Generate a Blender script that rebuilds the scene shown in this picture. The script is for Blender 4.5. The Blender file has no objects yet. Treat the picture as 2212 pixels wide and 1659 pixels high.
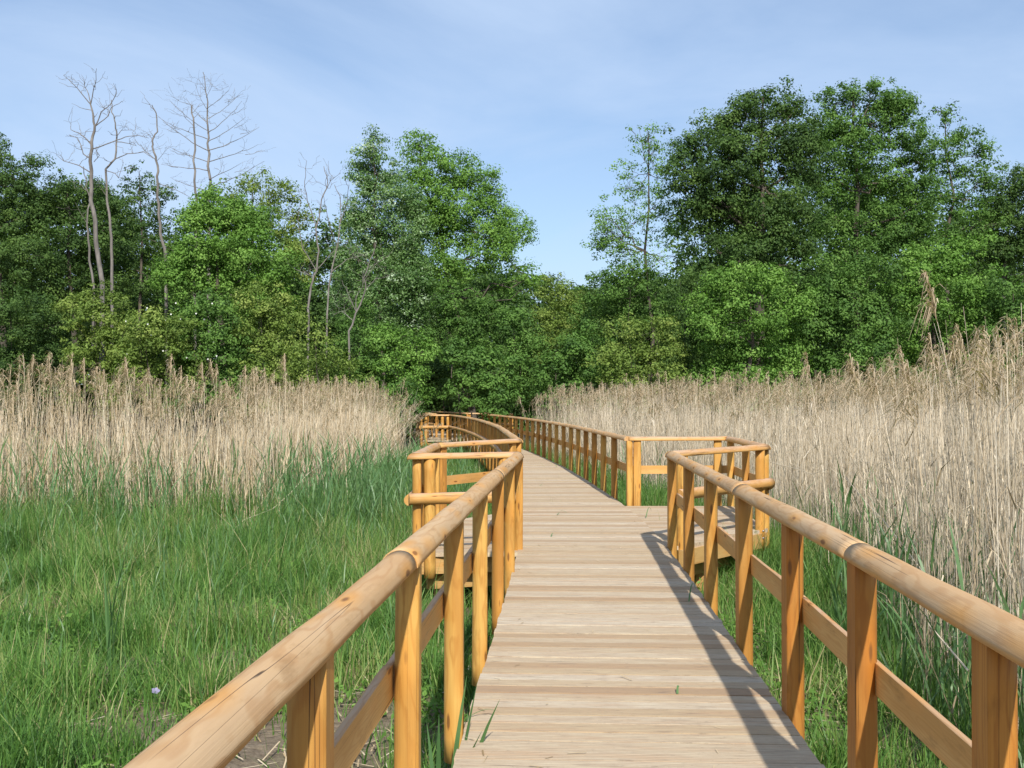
import bpy, math, random
import numpy as np
from mathutils import Vector, Matrix

# ------------------------------------------------------------------ camera, world, sun, exposure
SC = bpy.context.scene
COL = SC.collection
H = 1.60                      # eye height above the deck
GZ = -0.65                    # ground below the deck
F = 2400.0                    # focal length, in the units used for the layout notes (2212 wide)
cam_d = bpy.data.cameras.new('camera')
cam = bpy.data.objects.new('camera', cam_d); COL.objects.link(cam)
cam.location = (0, 0, H)
cam.rotation_euler = (math.radians(90 + 0.87), 0, 0)
cam_d.sensor_width = 36.0
cam_d.lens = 36.0 * F / 2212.0
cam_d.clip_start = 0.05
cam_d.clip_end = 3000
SC.camera = cam
SC.render.resolution_x, SC.render.resolution_y = 1024, 768
SC.view_settings.view_transform = 'Standard'
SC.view_settings.look = 'None'
SC.view_settings.gamma = 1.0
SC.view_settings.exposure = 0.5

SUN_TRAVEL = Vector((-0.145, 1.2, -1.02)).normalized()
SUN_EL = math.asin(-SUN_TRAVEL.z)
SUN_ROT = math.atan2(-SUN_TRAVEL.x, -SUN_TRAVEL.y)

def NN(nt, t, **kw):
    n = nt.nodes.new(t)
    for k, v in kw.items():
        if k.startswith('i_'):
            n.inputs[k[2:].replace('_', ' ')].default_value = v
        else:
            setattr(n, k, v)
    return n

world = bpy.data.worlds.new('World'); SC.world = world
world.use_nodes = True
wt = world.node_tree; wt.nodes.clear()
wo = NN(wt, 'ShaderNodeOutputWorld'); bg = NN(wt, 'ShaderNodeBackground')
bg.inputs['Strength'].default_value = 0.108
sky = NN(wt, 'ShaderNodeTexSky')
sky.sky_type = 'NISHITA'; sky.sun_disc = False
sky.sun_elevation = SUN_EL; sky.sun_rotation = SUN_ROT
sky.air_density = 1.0; sky.dust_density = 1.0; sky.ozone_density = 3.5; sky.altitude = 50
# thin cirrus: noise on the direction projected to a high cloud layer
tc = NN(wt, 'ShaderNodeTexCoord'); sp = NN(wt, 'ShaderNodeSeparateXYZ')
wt.links.new(tc.outputs['Generated'], sp.inputs[0])
zz = NN(wt, 'ShaderNodeMath', operation='ADD'); zz.inputs[1].default_value = 0.12
wt.links.new(sp.outputs['Z'], zz.inputs[0])
dx = NN(wt, 'ShaderNodeMath', operation='DIVIDE'); dy = NN(wt, 'ShaderNodeMath', operation='DIVIDE')
wt.links.new(sp.outputs['X'], dx.inputs[0]); wt.links.new(zz.outputs[0], dx.inputs[1])
wt.links.new(sp.outputs['Y'], dy.inputs[0]); wt.links.new(zz.outputs[0], dy.inputs[1])
cb = NN(wt, 'ShaderNodeCombineXYZ')
wt.links.new(dx.outputs[0], cb.inputs[0]); wt.links.new(dy.outputs[0], cb.inputs[1])
mp = NN(wt, 'ShaderNodeMapping'); mp.inputs['Scale'].default_value = (0.75, 0.6, 1); mp.inputs['Rotation'].default_value = (0, 0, 0.5)
mp.inputs['Location'].default_value = (3.3, 1.7, 0)
wt.links.new(cb.outputs[0], mp.inputs['Vector'])
cn = NN(wt, 'ShaderNodeTexNoise'); cn.inputs['Scale'].default_value = 1.0; cn.inputs['Detail'].default_value = 8; cn.inputs['Roughness'].default_value = 0.58
cn.inputs['Distortion'].default_value = 0.6
wt.links.new(mp.outputs[0], cn.inputs['Vector'])
cr = NN(wt, 'ShaderNodeMapRange'); cr.inputs[1].default_value = 0.36; cr.inputs[2].default_value = 0.68; cr.inputs[3].default_value = 0.28; cr.inputs[4].default_value = 0.88
wt.links.new(cn.outputs['Fac'], cr.inputs[0])
cm = NN(wt, 'ShaderNodeMix', data_type='RGBA')
wt.links.new(cr.outputs[0], cm.inputs[0]); wt.links.new(sky.outputs[0], cm.inputs[6])
cm.inputs[7].default_value = (4.0, 5.05, 6.7, 1)
wt.links.new(cm.outputs[2], bg.inputs['Color']); wt.links.new(bg.outputs[0], wo.inputs[0])

sun_d = bpy.data.lights.new('sun', 'SUN'); sun_d.energy = 4.4; sun_d.angle = math.radians(0.9); sun_d.color = (1.0, 0.95, 0.87)
sun = bpy.data.objects.new('sun', sun_d); COL.objects.link(sun)
sun.rotation_euler = SUN_TRAVEL.to_track_quat('-Z', 'Y').to_euler()
sun.location = (5, -20, 30)

# ------------------------------------------------------------------ helpers
R = random.Random(7)
RG = np.random.default_rng(11)

def P(x, y, d):
    """a point seen at layout note (x, y), standing d metres away"""
    return Vector(((x - 1106) / F * d, d, H + (866 - y) / F * d))

def link(name, me, parent=None):
    o = bpy.data.objects.new(name, me); COL.objects.link(o)
    if parent is not None: o.parent = parent
    return o

def tag(o, label=None, cat=None, group=None, kind=None):
    if label: o['label'] = label
    if cat: o['category'] = cat
    if group: o['group'] = group
    if kind: o['kind'] = kind
    return o

def thing(name, loc, label, cat, group=None):
    o = bpy.data.objects.new(name, None); COL.objects.link(o)
    o.location = loc; o.empty_display_size = 0.2
    bpy.context.view_layer.update()
    return tag(o, label, cat, group)

def child(name, me, root, label=None):
    """a part whose mesh is written in world coordinates; moved into the frame of its thing"""
    off = Vector((0, 0, 0)); p = root
    while p is not None:
        off += p.location; p = p.parent
    me.transform(Matrix.Translation(-off))
    o = link(name, me, root)
    if label: o['label'] = label
    return o

def mesh_np(name, V, Q, mat, tint=None, wc=None, smooth=False, tri=None):
    me = bpy.data.meshes.new(name)
    V = np.ascontiguousarray(V, dtype=np.float32); Q = np.ascontiguousarray(Q, dtype=np.int32)
    k = Q.shape[1]
    me.vertices.add(len(V)); me.vertices.foreach_set('co', V.ravel())
    me.loops.add(Q.size); me.loops.foreach_set('vertex_index', Q.ravel())
    me.polygons.add(len(Q))
    me.polygons.foreach_set('loop_start', np.arange(0, Q.size, k, dtype=np.int32))
    if tint is not None:
        a = me.attributes.new('tint', 'FLOAT', 'FACE'); a.data.foreach_set('value', np.ascontiguousarray(tint, dtype=np.float32))
    if wc is not None:
        a = me.attributes.new('wc', 'FLOAT_VECTOR', 'POINT'); a.data.foreach_set('vector', np.ascontiguousarray(wc, dtype=np.float32).ravel())
    me.polygons.foreach_set('use_smooth', np.full(len(Q), bool(smooth)))
    me.materials.append(mat)
    me.update(calc_edges=True)
    return me

class MB:
    """collects shapes with wood coordinates, then makes one mesh"""
    def __init__(self): self.v, self.f, self.w, self.sm = [], [], [], []
    def add(self, vs, fs, ws, smooth):
        n = len(self.v)
        self.v += [tuple(p) for p in vs]; self.w += [tuple(p) for p in ws]
        self.f += [tuple(i + n for i in q) for q in fs]
        self.sm += smooth if isinstance(smooth, list) else [smooth] * len(fs)
    def mesh(self, name, mat):
        me = bpy.data.meshes.new(name)
        me.from_pydata(self.v, [], self.f); me.update()
        a = me.attributes.new('wc', 'FLOAT_VECTOR', 'POINT')
        a.data.foreach_set('vector', np.array(self.w, dtype=np.float32).ravel())
        me.polygons.foreach_set('use_smooth', np.array(self.sm, dtype=bool))
        me.materials.append(mat)
        return me
    def box(self, c, ax, ay, az, sx, sy, sz, axis=0, bev=0.004):
        """oriented box with small chamfers on the four long edges (long axis = ax)"""
        hx, hy, hz = sx / 2, sy / 2, sz / 2
        b = min(bev, hy * .4, hz * .4)
        prof = [(-hy + b, -hz), (hy - b, -hz), (hy, -hz + b), (hy, hz - b), (hy - b, hz), (-hy + b, hz), (-hy, hz - b), (-hy, -hz + b)]
        ro = Vector((R.uniform(0, 40), R.uniform(0, 40), R.uniform(0, 40)))
        vs, ws = [], []
        for s in (-hx, hx):
            for (u, v) in prof:
                vs.append(c + ax * s + ay * u + az * v); ws.append(Vector((s, u, v + .05)) + ro)
        n = 8
        fs = [tuple((i, (i + 1) % n, n + (i + 1) % n, n + i)) for i in range(n)]
        fs += [tuple(range(n - 1, -1, -1)), tuple(range(n, 2 * n))]
        self.add(vs, fs, ws, False)
    def half(self, p0, p1, r, nrm, n0=None, n1=None, k=12, wob=0.042, cut=0.0, step=.12):
        """half round log from p0 to p1: flat side passes through the axis facing -nrm; n0/n1 = mitre planes;
        cut < 0 leaves more than half of the log"""
        p0, p1 = Vector(p0), Vector(p1)
        d = (p1 - p0); L = d.length; d.normalize()
        nrm = (nrm - d * nrm.dot(d)).normalized(); side = d.cross(nrm).normalized()
        ro = Vector((R.uniform(0, 40), R.uniform(0, 4) * 0, 0)); ro2 = R.uniform(0, 60)
        a0 = math.asin(max(-.95, min(.95, cut / r)))
        angs = [a0 + (math.pi - 2 * a0) * i / k for i in range(k + 1)]
        m = max(2, int(L / step)); vs, ws = [], []
        n0 = n0 or d; n1 = n1 or d
        ph = [R.uniform(0, 6.28) for _ in range(6)]
        cx, cy = R.uniform(-.25, .25) * r, R.uniform(-.1, .3) * r
        for j in range(m + 1):
            t = j / m; u = L * t
            bul = 1 + wob * (.6 * math.sin(u * 3.1 + ph[0]) + .4 * math.sin(u * 7.3 + ph[1]))
            for i, a in enumerate(angs):
                lw = 1 + wob * .6 * math.sin(3 * a + ph[2] + u * 1.7) + wob * .5 * math.sin(2 * a + ph[3] - u * 2.3)
                rr = r * bul * lw if 0 < i < k else r * bul
                q = side * (math.cos(a) * rr) + nrm * (math.sin(a) * rr if 0 < i < k else cut)
                p = p0 + d * u + q
                if j == 0: p = p - d * ((p - p0).dot(n0) / d.dot(n0))
                if j == m: p = p - d * ((p - p1).dot(n1) / d.dot(n1))
                vs.append(p); ws.append(Vector((u + ro2, q.dot(side) + cx + ro.x * 0, q.dot(nrm) + cy)))
        n = k + 1; fs, sm = [], []
        for j in range(m):
            for i in range(k):
                a = j * n + i; fs.append((a, a + n, a + n + 1, a + 1)); sm.append(True)
            fs.append((j * n + k, (j + 1) * n + k, (j + 1) * n, j * n)); sm.append(False)
        fs += [tuple(range(n)), tuple(range(m * n + n - 1, m * n - 1, -1))]; sm += [False, False]
        self.add(vs, fs, ws, sm)

def tube_arrays(paths, n=6):
    """paths: list of (points, radii); returns V, Q"""
    Vs, Qs, off = [], [], 0
    for pts, rad in paths:
        pts = np.asarray([tuple(p) for p in pts], float); m = len(pts)
        tang = np.gradient(pts, axis=0); tang /= np.linalg.norm(tang, axis=1)[:, None] + 1e-9
        ref = np.array([0.31, 0.95, 0.05])
        a = np.cross(tang, ref); a /= np.linalg.norm(a, axis=1)[:, None] + 1e-9
        b = np.cross(tang, a)
        th = np.linspace(0, 2 * math.pi, n, endpoint=False)
        ring = (a[:, None, :] * np.cos(th)[None, :, None] + b[:, None, :] * np.sin(th)[None, :, None]) * np.asarray(rad)[:, None, None] + pts[:, None, :]
        Vs.append(ring.reshape(-1, 3))
        i = np.arange(m - 1)[:, None] * n; j = np.arange(n)[None, :]; j2 = (j + 1) % n
        q = np.stack([i + j, i + j2, i + n + j2, i + n + j], -1).reshape(-1, 4) + off
        Qs.append(q); off += m * n
    return np.concatenate(Vs), np.concatenate(Qs)

# ------------------------------------------------------------------ materials
def new_mat(name):
    m = bpy.data.materials.new(name); m.use_nodes = True
    nt = m.node_tree; nt.nodes.clear()
    out = NN(nt, 'ShaderNodeOutputMaterial')
    return m, nt, out
def mixc(nt, fac, a, b, mode='MIX'):
    n = NN(nt, 'ShaderNodeMix', data_type='RGBA'); n.blend_type = mode
    for s, i in ((fac, 0), (a, 6), (b, 7)):
        if hasattr(s, 'is_linked'): nt.links.new(s, n.inputs[i])
        elif i == 0: n.inputs[0].default_value = s
        else: n.inputs[i].default_value = (*s, 1) if len(s) == 3 else s
    return n.outputs[2]
def rng(nt, src, a, b, c, d):
    n = NN(nt, 'ShaderNodeMapRange'); n.inputs[1].default_value = a; n.inputs[2].default_value = b; n.inputs[3].default_value = c; n.inputs[4].default_value = d
    nt.links.new(src, n.inputs[0]); return n.outputs[0]
def mth(nt, op, a, b=None):
    n = NN(nt, 'ShaderNodeMath', operation=op)
    for i, s in enumerate((a, b)):
        if s is None: continue
        if hasattr(s, 'is_linked'): nt.links.new(s, n.inputs[i])
        else: n.inputs[i].default_value = s
    return n.outputs[0]
def noise(nt, vec, scale, detail=3, rough=.5, sc=(1, 1, 1), loc=(0, 0, 0), dist=0):
    m = NN(nt, 'ShaderNodeMapping'); m.inputs['Scale'].default_value = sc; m.inputs['Location'].default_value = loc
    nt.links.new(vec, m.inputs['Vector'])
    n = NN(nt, 'ShaderNodeTexNoise'); n.inputs['Scale'].default_value = scale; n.inputs['Detail'].default_value = detail; n.inputs['Roughness'].default_value = rough
    n.inputs['Distortion'].default_value = dist
    nt.links.new(m.outputs[0], n.inputs['Vector']); return n.outputs['Fac']

def wood_mat(name, light, dark, weath, w_lo, w_hi, knot=(.16, .065, .018), w_max=.9, tone=.45):
    """round timber: growth rings cut by the turned surface, knots, drying cracks; upper faces greyed by weather"""
    m, nt, out = new_mat(name)
    b = NN(nt, 'ShaderNodeBsdfPrincipled'); nt.links.new(b.outputs[0], out.inputs[0])
    b.inputs['Roughness'].default_value = .62; b.inputs['Specular IOR Level'].default_value = .3
    at = NN(nt, 'ShaderNodeAttribute'); at.attribute_name = 'wc'; v = at.outputs['Vector']
    sp = NN(nt, 'ShaderNodeSeparateXYZ'); nt.links.new(v, sp.inputs[0])
    r = mth(nt, 'SQRT', mth(nt, 'ADD', mth(nt, 'MULTIPLY', sp.outputs['Y'], sp.outputs['Y']), mth(nt, 'MULTIPLY', sp.outputs['Z'], sp.outputs['Z'])))
    n1 = noise(nt, v, 1.0, 2, .45, (2.6, 9, 9))
    n2 = noise(nt, v, 1.0, 3, .5, (.9, 5, 5), (7, 3, 1))
    rr = mth(nt, 'ADD', r, mth(nt, 'MULTIPLY', n1, .05))
    rings = mth(nt, 'SINE', mth(nt, 'MULTIPLY', rr, 620.0))
    grain = noise(nt, v, 1.0, 4, .6, (3, 160, 160))
    rf = rng(nt, rings, .2, 1.0, 0, .55)
    c = mixc(nt, rf, light, dark)
    oi = NN(nt, 'ShaderNodeObjectInfo')
    c = mixc(nt, rng(nt, oi.outputs['Random'], .25, 1, 0, tone), c, tuple(x * y for x, y in zip(dark, (.72, .60, .55))))
    c = mixc(nt, rng(nt, n2, .47, .56, 0, .62), c, dark)
    c = mixc(nt, rng(nt, grain, .35, .7, 0, .22), c, tuple(x * .6 for x in dark))
    # weathering on faces that look up
    ge = NN(nt, 'ShaderNodeNewGeometry'); sn = NN(nt, 'ShaderNodeSeparateXYZ'); nt.links.new(ge.outputs['Normal'], sn.inputs[0])
    up = rng(nt, sn.outputs['Z'], w_lo, w_hi, 0, 1)
    wmix = mth(nt, 'MULTIPLY', up, rng(nt, n2, .33, .66, w_max, w_max * .55))
    wc2 = mixc(nt, rf, weath, tuple(x * y for x, y in zip(weath, (.76, .62, .48))))
    wc2 = mixc(nt, rng(nt, noise(nt, v, 1, 3, .5, (5, 22, 22), (3, 9, 2)), .45, .68, 0, .45), wc2, tuple(x * y for x, y in zip(weath, (.82, .76, .74))))
    c = mixc(nt, wmix, c, wc2)
    # knots
    mk = NN(nt, 'ShaderNodeMapping'); mk.inputs['Scale'].default_value = (2.6, 10, 10); nt.links.new(v, mk.inputs['Vector'])
    vo = NN(nt, 'ShaderNodeTexVoronoi'); vo.inputs['Scale'].default_value = 1.0; nt.links.new(mk.outputs[0], vo.inputs['Vector'])
    kf = rng(nt, vo.outputs['Distance'], .135, .075, 0, .85)
    halo = rng(nt, vo.outputs['Distance'], .46, .12, 0, .8)
    c = mixc(nt, halo, c, tuple(x * y for x, y in zip(light, (.98, .80, .60))))
    c = mixc(nt, kf, c, knot)
    dn = noise(nt, v, 1, 4, .65, (4, 14, 14), (6, 6, 6))
    c = mixc(nt, rng(nt, dn, .58, .75, 0, .45), c, tuple(x * .45 for x in dark))
    # cracks along the grain
    ck = noise(nt, v, 1.0, 1, .4, (.16, 24, 24), (1, 5, 8))
    cf = rng(nt, mth(nt, 'ABSOLUTE', mth(nt, 'SUBTRACT', ck, .5)), .006, .002, 0, .9)
    gate = rng(nt, noise(nt, v, 1, 1, .5, (1.3, 4, 4), (9, 2, 2)), .5, .56, 0, 1)
    cf = mth(nt, 'MULTIPLY', cf, gate)
    c = mixc(nt, cf, c, (.05, .028, .012))
    nt.links.new(c, b.inputs['Base Color'])
    bm = NN(nt, 'ShaderNodeBump'); bm.inputs['Strength'].default_value = .35; bm.inputs['Distance'].default_value = .004
    nt.links.new(mth(nt, 'SUBTRACT', mth(nt, 'ADD', grain, mth(nt, 'MULTIPLY', n1, 2.0)), mth(nt, 'MULTIPLY', cf, 3.0)), bm.inputs['Height'])
    nt.links.new(bm.outputs[0], b.inputs['Normal'])
    return m

def deck_mat():
    m, nt, out = new_mat('weathered_deck_board')
    b = NN(nt, 'ShaderNodeBsdfPrincipled'); nt.links.new(b.outputs[0], out.inputs[0])
    b.inputs['Roughness'].default_value = .75; b.inputs['Specular IOR Level'].default_value = .25
    at = NN(nt, 'ShaderNodeAttribute'); at.attribute_name = 'wc'; v = at.outputs['Vector']
    tn = NN(nt, 'ShaderNodeAttribute'); tn.attribute_name = 'tint'; t = tn.outputs['Fac']
    rp = NN(nt, 'ShaderNodeValToRGB'); nt.links.new(t, rp.inputs[0])
    e = rp.color_ramp.elements
    e[0].position = 0; e[0].color = (.37, .26, .155, 1); e[1].position = 1; e[1].color = (.585, .515, .39, 1)
    for p, cc in ((.2, (.42, .305, .18, 1)), (.45, (.495, .395, .25, 1)), (.7, (.545, .46, .325, 1))):
        x = e.new(p); x.color = cc
    g = noise(nt, v, 1, 6, .72, (5, 75, 20))
    g2 = noise(nt, v, 1, 3, .5, (1.6, 14, 5), (3, 1, 2))
    st = noise(nt, v, 1, 5, .68, (4.5, 30, 8), (8, 8, 1))
    c = mixc(nt, rng(nt, g, .36, .70, .0, .75), rp.outputs[0], (.30, .20, .135))
    c = mixc(nt, rng(nt, g2, .5, .75, 0, .5), c, (.48, .30, .17))
    c = mixc(nt, rng(nt, st, .58, .74, 0, .75), c, (.14, .105, .085))
    c = mixc(nt, rng(nt, noise(nt, v, 1, 4, .7, (9, 150, 30), (2, 2, 2)), .56, .70, 0, .5), c, (.20, .14, .10))
    # fine machined ribs along each board
    sp = NN(nt, 'ShaderNodeSeparateXYZ'); nt.links.new(v, sp.inputs[0])
    rib = mth(nt, 'SINE', mth(nt, 'MULTIPLY', sp.outputs['Y'], 2 * math.pi / .0236))
    c = mixc(nt, mth(nt, 'MULTIPLY', rng(nt, rib, -1, -.1, .42, 0), rng(nt, g2, .3, .6, .35, 1)), c, (.20, .145, .10))
    c = mixc(nt, rng(nt, noise(nt, v, 1, 4, .7, (28, 60, 30), (5, 2, 7)), .60, .72, 0, .55), c, (.17, .13, .10))
    nt.links.new(c, b.inputs['Base Color'])
    bm = NN(nt, 'ShaderNodeBump'); bm.inputs['Strength'].default_value = .3; bm.inputs['Distance'].default_value = .002
    nt.links.new(mth(nt, 'ADD', mth(nt, 'MULTIPLY', rib, .3), g), bm.inputs['Height']); nt.links.new(bm.outputs[0], b.inputs['Normal'])
    return m

def leaf_mat(name, stops, trans=.32, rough=.5, spec=.35):
    """leaf tint from the per-leaf attribute"""
    m, nt, out = new_mat(name)
    tn = NN(nt, 'ShaderNodeAttribute'); tn.attribute_name = 'tint'
    rp = NN(nt, 'ShaderNodeValToRGB'); nt.links.new(tn.outputs['Fac'], rp.inputs[0])
    e = rp.color_ramp.elements
    e[0].position = stops[0][0]; e[0].color = (*stops[0][1], 1)
    e[1].position = stops[-1][0]; e[1].color = (*stops[-1][1], 1)
    for p, cc in stops[1:-1]:
        x = e.new(p); x.color = (*cc, 1)
    b = NN(nt, 'ShaderNodeBsdfPrincipled'); b.inputs['Roughness'].default_value = rough; b.inputs['Specular IOR Level'].default_value = spec
    nt.links.new(rp.outputs[0], b.inputs['Base Color'])
    if trans > 0:
        tr = NN(nt, 'ShaderNodeBsdfTranslucent')
        nt.links.new(mixc(nt, 1.0, rp.outputs[0], (1.1, 1.25, .55), 'MULTIPLY'), tr.inputs['Color'])
        mx = NN(nt, 'ShaderNodeMixShader'); mx.inputs[0].default_value = trans
        nt.links.new(b.outputs[0], mx.inputs[1]); nt.links.new(tr.outputs[0], mx.inputs[2]); nt.links.new(mx.outputs[0], out.inputs[0])
    else:
        nt.links.new(b.outputs[0], out.inputs[0])
    return m

def bark_mat(name, a, bcol):
    m, nt, out = new_mat(name)
    b = NN(nt, 'ShaderNodeBsdfPrincipled'); nt.links.new(b.outputs[0], out.inputs[0]); b.inputs['Roughness'].default_value = .9
    tc = NN(nt, 'ShaderNodeTexCoord')
    n = noise(nt, tc.outputs['Object'], 1, 4, .6, (9, 9, 2.2))
    n2 = noise(nt, tc.outputs['Object'], 1, 2, .5, (1.1, 1.1, .7), (4, 4, 4))
    c = mixc(nt, rng(nt, n, .35, .65, 0, 1), a, bcol)
    c = mixc(nt, rng(nt, n2, .5, .7, 0, .55), c, tuple(x * .55 for x in bcol))
    nt.links.new(c, b.inputs['Base Color'])
    bm = NN(nt, 'ShaderNodeBump'); bm.inputs['Strength'].default_value = .6; bm.inputs['Distance'].default_value = .02
    nt.links.new(n, bm.inputs['Height']); nt.links.new(bm.outputs[0], b.inputs['Normal'])
    return m

def ground_mat():
    m, nt, out = new_mat('damp_soil_with_litter')
    b = NN(nt, 'ShaderNodeBsdfPrincipled'); nt.links.new(b.outputs[0], out.inputs[0]); b.inputs['Roughness'].default_value = .95
    b.inputs['Specular IOR Level'].default_value = .1
    tc = NN(nt, 'ShaderNodeTexCoord'); v = tc.outputs['Object']
    n1 = noise(nt, v, 3.0, 5, .6); n2 = noise(nt, v, 22, 5, .7); n3 = noise(nt, v, .6, 3, .5, (1, 1, 1), (5, 2, 0))
    c = mixc(nt, rng(nt, n2, .35, .65, 0, 1), (.13, .098, .068), (.25, .20, .145))
    c = mixc(nt, rng(nt, n1, .55, .72, 0, .8), c, (.33, .26, .17))
    c = mixc(nt, rng(nt, n3, .48, .62, 0, .55), c, (.07, .10, .03))
    nt.links.new(c, b.inputs['Base Color'])
    bm = NN(nt, 'ShaderNodeBump'); bm.inputs['Strength'].default_value = .8; bm.inputs['Distance'].default_value = .04
    nt.links.new(mth(nt, 'ADD', n2, n1), bm.inputs['Height']); nt.links.new(bm.outputs[0], b.inputs['Normal'])
    return m

def metal_mat():
    m, nt, out = new_mat('galvanised_steel')
    b = NN(nt, 'ShaderNodeBsdfPrincipled'); nt.links.new(b.outputs[0], out.inputs[0])
    tc = NN(nt, 'ShaderNodeTexCoord')
    nt.links.new(mixc(nt, noise(nt, tc.outputs['Object'], 60), (.55, .55, .57), (.38, .38, .40)), b.inputs['Base Color'])
    b.inputs['Metallic'].default_value = .9; b.inputs['Roughness'].default_value = .35
    return m

RAIL = wood_mat('weathered_rail_timber', (.58, .35, .115), (.47, .235, .06), (.52, .365, .215), -.45, .30, w_max=.88, tone=.4)
RAILB = wood_mat('fresh_rail_timber', (.58, .345, .12), (.47, .24, .06), (.50, .345, .24), .30, .85, tone=.35)
POST = wood_mat('fresh_post_timber', (.56, .325, .082), (.38, .170, .031), (.43, .29, .18), .6, .95, tone=.8)
POSTR = wood_mat('amber_post_timber', (.44, .20, .038), (.29, .108, .018), (.40, .25, .15), .6, .95, tone=.8)
BEAM = wood_mat('beam_timber', (.50, .32, .12), (.38, .21, .065), (.46, .33, .23), .5, .95)
DECK = deck_mat()
METAL = metal_mat()
SOIL = ground_mat()
BARK = bark_mat('grey_brown_bark', (.115, .095, .072), (.055, .044, .034))
DEADWOOD = bark_mat('bleached_dead_wood', (.215, .195, .175), (.115, .102, .09))
SHADE = lambda c, k: tuple(x * k for x in c)
L_DARK = leaf_mat('dark_oak_leaf', [(0, (0.036, 0.074, 0.021)), (.5, (0.068, 0.131, 0.031)), (1, (0.120, 0.199, 0.046))], rough=.6, spec=.2)
L_MID = leaf_mat('mid_green_leaf', [(0, (0.052, 0.111, 0.026)), (.5, (0.095, 0.192, 0.039)), (1, (0.157, 0.278, 0.060))], rough=.6, spec=.2)
L_LIGHT = leaf_mat('fresh_green_leaf', [(0, (0.075, 0.157, 0.027)), (.5, (0.134, 0.263, 0.046)), (1, (0.225, 0.377, 0.083))], rough=.6, spec=.2)
L_OLIVE = leaf_mat('yellow_green_leaf', [(0, (0.095, 0.149, 0.030)), (.5, (0.161, 0.242, 0.048)), (1, (0.267, 0.334, 0.083))], rough=.6, spec=.2)
L_SILVER = leaf_mat('poplar_leaf', [(0, (0.062, 0.136, 0.036)), (.55, (0.123, 0.227, 0.060)), (.88, (0.218, 0.334, 0.129)), (1, (0.465, 0.569, 0.409))], rough=.4, spec=.45)
GRASS = leaf_mat('meadow_grass', [(0, (.050, .120, .024)), (.35, (.098, .215, .042)), (.62, (.155, .275, .062)), (.82, (.23, .29, .085)), (1, (.44, .38, .21))], trans=.3, spec=.25)
SHOOT = leaf_mat('green_reed_leaf', [(0, (.060, .140, .045)), (.5, (.100, .195, .068)), (1, (.165, .260, .105))], trans=.25, rough=.45, spec=.4)
STRAW = leaf_mat('dry_reed', [(0, (.24, .165, .085)), (.3, (.42, .31, .175)), (.6, (.56, .45, .30)), (1, (.72, .64, .50))], trans=.12, rough=.7, spec=.2)
STRAW2 = leaf_mat('pale_dry_reed', [(0, (.26, .20, .125)), (.3, (.39, .31, .205)), (.6, (.57, .48, .35)), (1, (.73, .655, .53))], trans=.12, rough=.7, spec=.2)
PLUME = leaf_mat('reed_plume_fluff', [(0, (.31, .23, .15)), (.5, (.44, .345, .24)), (1, (.58, .48, .36))], trans=.3, rough=.9, spec=.05)
PETAL = leaf_mat('white_petal', [(0, (.7, .7, .66)), (1, (.85, .85, .82))], trans=.3)
LILAC = leaf_mat('lilac_petal', [(0, (.30, .27, .45)), (1, (.40, .37, .56))], trans=.3)

# ------------------------------------------------------------------ ground (one sheet to the horizon)
def gz(x, y):
    x = np.asarray(x, float); y = np.asarray(y, float)
    return GZ + .045 * np.sin(x * .9 + 1.3) * np.cos(y * .7) + .03 * np.sin(x * 2.3 + y * 1.9) + .02 * np.sin(x * 4.7 - y * 3.9)
gx = np.concatenate([[-900, -400, -150, -80], np.linspace(-40, 40, 161), [80, 150, 400, 900]])
gy = np.concatenate([[-300, -60, -15], np.linspace(-4, 75, 159), [110, 200, 500, 1500]])
GX, GY = np.meshgrid(gx, gy)
V = np.stack([GX, GY, gz(GX, GY)], -1).reshape(-1, 3)
nx, ny = len(gx), len(gy)
ii, jj = np.meshgrid(np.arange(nx - 1), np.arange(ny - 1))
a = (jj * nx + ii).ravel()
Q = np.stack([a, a + 1, a + nx + 1, a + nx], -1)
tag(link('ground', mesh_np('ground', V, Q, SOIL, smooth=True)), 'damp brown soil of the marsh showing between grass tufts', 'ground', kind='structure')

# ------------------------------------------------------------------ boardwalk layout
CY = [-3, 0, 4.84, 12.2, 16, 20, 25.4, 29, 35, 40, 45, 50, 55, 60, 68]
CXc = [.20, .335, .55, .885, .93, .80, .55, .28, -.25, -.85, -1.6, -2.6, -3.8, -5.1, -7.4]
def smooth_interp(y, ys, xs):
    # Catmull-Rom through the notes
    y = float(y); n = len(ys)
    i = max(0, min(n - 2, int(np.searchsorted(ys, y) - 1)))
    y0, y1 = ys[i], ys[i + 1]; t = (y - y0) / (y1 - y0)
    m0 = (xs[i + 1] - xs[max(0, i - 1)]) / (ys[i + 1] - ys[max(0, i - 1)])
    m1 = (xs[min(n - 1, i + 2)] - xs[i]) / (ys[min(n - 1, i + 2)] - ys[i])
    h = y1 - y0
    return (2 * t**3 - 3 * t**2 + 1) * xs[i] + (t**3 - 2 * t**2 + t) * h * m0 + (-2 * t**3 + 3 * t**2) * xs[i + 1] + (t**3 - t**2) * h * m1
def cx(y): return smooth_interp(y, CY, CXc)
def edge(y, s, off=.81):
    """point at the edge of the path, s = -1 left, +1 right"""
    e = .02; d = Vector((cx(y + e) - cx(y - e), 2 * e, 0)).normalized()
    n = Vector((d.y, -d.x, 0))
    return Vector((cx(y), y, 0)) + n * (s * off)

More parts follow.
